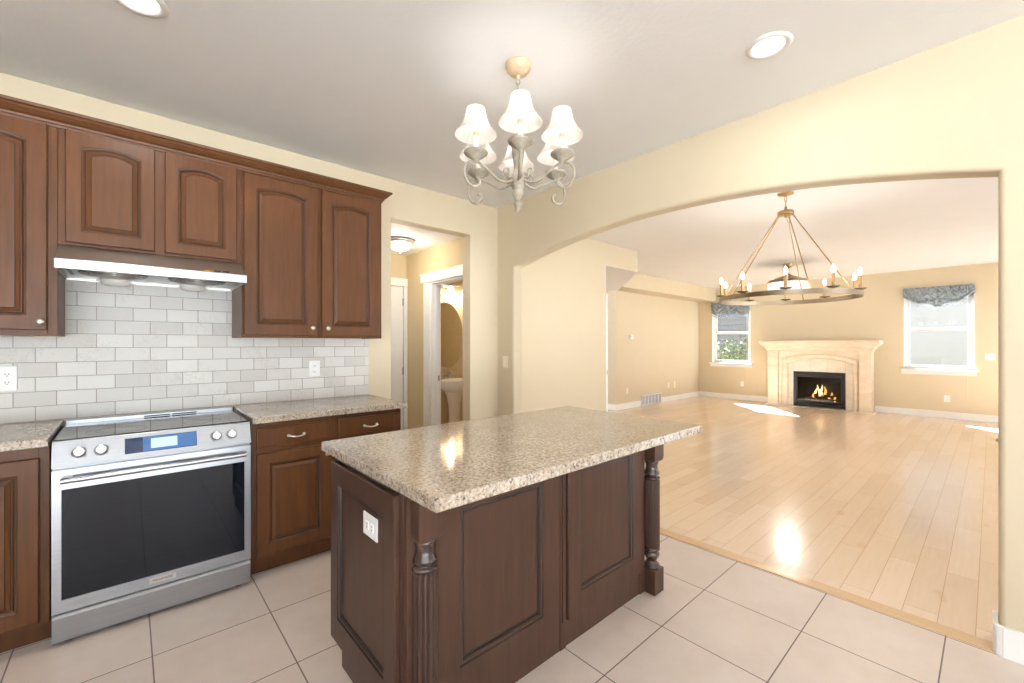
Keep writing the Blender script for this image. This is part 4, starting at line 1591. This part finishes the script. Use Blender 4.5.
for (yy, zz_, xx, ln, ang, r) in ((-0.02, 0.165, 0.10, 0.40, 0.06, 0.035), (0.02, 0.17, 0.20, 0.46, -0.05, 0.04), (0.10, 0.235, 0.15, 0.26, 0.35, 0.028), (-0.12, 0.235, 0.15, 0.30, -0.30, 0.028), (0.0, 0.265, 0.16, 0.26, 0.12, 0.024)):
    mb = MB()
    y_c = -0.05
    pts = []
    for i in range(9):
        t = -0.5 + i / 8
        pts.append((TX + 0.03 + xx * 0.55 + 0.015 * math.sin(i * 1.7), y_c + yy + t * ln, zz_ + t * ln * math.tan(ang) * 0.6 + 0.006 * math.sin(i * 2.3)))
    mb.tube(smooth_path(pts, 3), r, 10, 0, False, r * 0.8)
    mb.build('log', M['log'], ins)
mb = MB()
for i in range(60):
    mb.ball((TX + 0.06 + random.random() * 0.1, -0.05 + random.uniform(-0.22, 0.22), 0.10 + random.random() * 0.03), 0.018, 0.022, 0.014, 7, 4)
o = mb.build('embers', M['ember'], ins)
o['kind'] = 'stuff'
for i, (yy, h, w, zb) in enumerate(((0.075, 0.20, 0.026, 0.22), (0.0, 0.24, 0.03, 0.24), (-0.06, 0.20, 0.026, 0.25), (0.04, 0.26, 0.024, 0.22), (-0.03, 0.17, 0.028, 0.22), (0.12, 0.12, 0.024, 0.2),
                                    (-0.17, 0.14, 0.022, 0.2), (-0.22, 0.12, 0.020, 0.17), (-0.12, 0.10, 0.024, 0.19), (-0.235, 0.10, 0.016, 0.12))):
    mb = MB()
    loops = []
    for k in range(9):
        t = k / 8
        r = w * (math.sin(PI * min(1, t * 0.85 + 0.15)) ** 0.8) * (1 - 0.55 * t) + 0.001
        cx_, cy_ = TX + 0.11 + 0.01 * math.sin(i), -0.05 + yy + 0.022 * math.sin(t * 4 + i * 1.3)
        loops.append([(cx_ + r * 0.7 * math.cos(a * PI / 5), cy_ + r * math.sin(a * PI / 5), zb + h * t) for a in range(10)])
    mb.loft(loops, 0, True)
    mb.build('flame', M['flame_core'] if i in (0, 1, 3, 4, 8) else M['flame'], ins)
struct(MB().box(XF - 0.42, XF - 0.002, 1.49, 3.42, 0.0042, 0.0075).build('trim_5', M['stone_tile'], bevel=0.002), 'flush stone hearth strip in front of the fireplace', 'hearth')


# ------------------------------------------------------------------ fabric window valances
def valance(label, y0, y1, ztop, drop, nsw, tail):
    t = thing('balloon_valance', label, 'window shade', (XF - 0.004, (y0 + y1) / 2, ztop), 0)
    w = (y1 - y0)
    nu, nv_ = 90, 26
    vs, fs = [], []
    bottom = []
    for i in range(nu + 1):
        u = i / nu
        if tail:
            # two swags falling to a middle tail
            sw = abs(math.sin(PI * u * 2)) * 0.30 * drop + math.exp(-((u - 0.5) / 0.09) ** 2) * drop * 0.42
            b = drop * (0.40 + 0.14 * math.sin(PI * u)) + sw
        else:
            b = drop * 0.74 + abs(math.sin(PI * u * nsw)) ** 0.8 * drop * 0.26
        bottom.append(b)
        for j in range(nv_ + 1):
            v = j / nv_
            swag = abs(math.sin(PI * u * (2 if tail else nsw)))
            fold = 0.026 * math.sin(v * 17 - swag * 5.0) * v + 0.010 * math.sin(u * 60 + v * 5) * (1 - v * 0.4)
            x = -0.028 - 0.045 * math.sin(PI * min(1, v * 1.05)) * (0.4 + 0.6 * swag) + fold
            vs.append((min(x, -0.004), (u - 0.5) * w, -b * v))
    for i in range(nu):
        for j in range(nv_):
            a = i * (nv_ + 1) + j
            fs.append((a, a + 1, a + nv_ + 2, a + nv_ + 1))
    mb = MB()
    mb.add(vs, fs, 0, True)
    mb.build('fabric', M['toile'], t, solid=0.003)
    MB().box(-0.05, -0.001, -w / 2, w / 2, -0.012, 0.012).build('head_rail', M['toile'], t)
    mb = MB()
    nb = 26
    for k in range(nb):
        u = (k + 0.5) / nb
        if tail and not 0.1 < u < 0.9:
            continue
        b = bottom[int(u * nu)]
        x = -0.03
        mb.tube([(x, (u - 0.5) * w, -b + 0.004), (x, (u - 0.5) * w, -b - 0.03)], 0.0022, 5)
        mb.ball((x, (u - 0.5) * w, -b - 0.042), 0.010, 0.010, 0.015, 8, 5)
    o = mb.build('bead_fringe', M['toile'], t)
    o['kind'] = 'stuff'
    mb = MB()
    yc_ = -w / 2 + 0.05
    return t


v1 = valance('grey toile balloon valance on the window left of the fireplace', 3.835, 4.735, 2.372, 0.31, 3, False)
v2 = valance('grey toile balloon valance with a centre tail on the window right of the fireplace', 0.195, 1.13, 2.392, 0.37, 2, True)
MB().tube([(-0.06, -0.40, -0.02), (-0.062, -0.40, -1.2), (-0.065, -0.40, -1.95)], 0.0025, 6).build('pull_cord', M['almond'], v1)
MB().tube([(-0.06, -0.38, -0.02), (-0.062, -0.38, -1.2), (-0.065, -0.38, -2.0)], 0.0025, 6).build('pull_cord', M['almond'], v2)

# ------------------------------------------------------------------ living room wall plates and vents
outlet('white outlet under the window left of the fireplace', (XF - 0.0005, 4.02, 0.39), -PI / 2, 0.078, 0.12, 'outlet')
outlet('white outlet low on the wall under the right window', (XF - 0.0005, 0.541, 0.36), -PI / 2, 0.078, 0.12, 'outlet')
outlet('white double light switch right of the right window', (XF - 0.0005, 0.02, 1.13), -PI / 2, 0.118, 0.12, 'switch', gangs=2)
outlet('white blank plate nearest the corner opening, left of the wall vent', (7.75, 5.0695, 0.37), 0, 0.075, 0.118, 'blank', 'almond')
outlet('cream plate right of the wall vent, left of a matching pair', (9.46, 5.0695, 0.38), 0, 0.075, 0.118, 'blank', 'almond')
outlet('cream plate right of the wall vent, nearest the far corner', (9.76, 5.0695, 0.38), 0, 0.075, 0.16, 'blank', 'almond')
th = thing('thermostat', 'small white thermostat on the left living room wall', 'thermostat', (7.90, 5.0695, 1.50))
MB().box(-0.06, 0.06, -0.022, 0, -0.045, 0.045).build('case', M['plate'], th, bevel=0.005)
MB().box(-0.025, 0.025, -0.0235, -0.022, -0.012, 0.02).build('screen', M['nickel'], th)
vt = thing('wall_vent', 'white louvered return-air vent at the base of the left wall', 'vent', (8.68, 5.053, 0.012))
mb = MB()
vw, vh = 0.42, 0.225
mb.box(-vw, vw, -0.014, 0, 0, 0.018)
mb.box(-vw, vw, -0.014, 0, vh - 0.018, vh)
mb.box(-vw, -vw + 0.018, -0.014, 0, 0, vh)
mb.box(vw - 0.018, vw, -0.014, 0, 0, vh)
for k in range(1, 6):
    x = -vw + k * 2 * vw / 6
    mb.box(x - 0.014, x + 0.014, -0.014, 0, 0, vh)
mb.build('frame', M['white'], vt, bevel=0.002)
mb = MB()
for k in range(12):
    z = 0.02 + k * 0.0158
    mb.prism([(-0.011, z), (-0.009, z - 0.002), (-0.001, z + 0.010), (-0.003, z + 0.012)], -vw + 0.01, vw - 0.01, 'x')
mb.box(-vw + 0.01, vw - 0.01, -0.001, 0, 0.01, vh - 0.01, 1)
mb.build('louvers', [m_plain('vent_grey_paint', rgb(186, 189, 197), 0.5), m_plain('vent_shadow_grey', rgb(120, 124, 134), 0.8)], vt)
fv = thing('floor_vent', 'slotted floor register in the plank floor near the right jamb', 'vent', (9.02, -0.09, 0.0045))
mb = MB()
mb.box(-0.15, 0.15, -0.065, -0.05, 0, 0.006)
mb.box(-0.15, 0.15, 0.05, 0.065, 0, 0.006)
mb.box(-0.15, -0.135, -0.05, 0.05, 0, 0.006)
mb.box(0.135, 0.15, -0.05, 0.05, 0, 0.006)
for k in range(11):
    x = -0.11 + k * 0.022
    mb.box(x - 0.005, x + 0.005, -0.05, 0.05, 0, 0.005)
mb.box(-0.135, 0.135, -0.05, 0.05, 0.0, 0.001, 1)
mb.build('grille', [M['nickel'], M['black']], fv)


# ------------------------------------------------------------------ shrubs outside the left window
def shrub(label, x, y, h, rad, n, mat, seed):
    rnd = random.Random(seed)
    t = thing('shrub', label, 'shrub', (x, y, -0.4))
    st = MB()
    tips = []
    for k in range(14):
        a = rnd.uniform(0, 2 * PI)
        rr = rad * math.sqrt(rnd.random())
        hh = h * rnd.uniform(0.62, 1.0)
        p = [(0, 0, 0), (rr * 0.35 * math.cos(a), rr * 0.35 * math.sin(a), hh * 0.45), (rr * math.cos(a), rr * math.sin(a), hh)]
        pts = smooth_path(p, 5)
        tips.append(pts)
        st.tube(pts, 0.012, 6, 0, False, 0.004)
    st.build('stems', M['stem'], t)
    lf = MB()
    for k in range(n):
        pts = tips[rnd.randrange(len(tips))]
        c = Vector(pts[rnd.randrange(3, len(pts))]) + Vector((rnd.gauss(0, 0.07), rnd.gauss(0, 0.07), rnd.gauss(0, 0.06)))
        d = Vector((rnd.gauss(0, 1), rnd.gauss(0, 1), rnd.gauss(0.3, 0.7))).normalized()
        s = d.cross(Vector((rnd.gauss(0, 1), rnd.gauss(0, 1), rnd.gauss(0, 1)))).normalized()
        nn = d.cross(s)
        ln, w = rnd.uniform(0.06, 0.10), rnd.uniform(0.016, 0.026)
        lf.add([c, c + d * ln * 0.5 + s * w + nn * 0.006, c + d * ln, c + d * ln * 0.5 - s * w + nn * 0.006], [(0, 1, 2), (0, 2, 3)], 1 if rnd.random() < 0.35 else 0)
    lf.build('foliage', [mat, M['leaf_pale']], t)


shrub('green leafy shrub outside the left window, behind its left half', 12.35, 5.45, 1.85, 0.42, 1500, M['leaf'], 1)
shrub('green leafy shrub outside the left window, behind its right half', 12.45, 4.75, 2.0, 0.42, 1700, M['leaf'], 2)
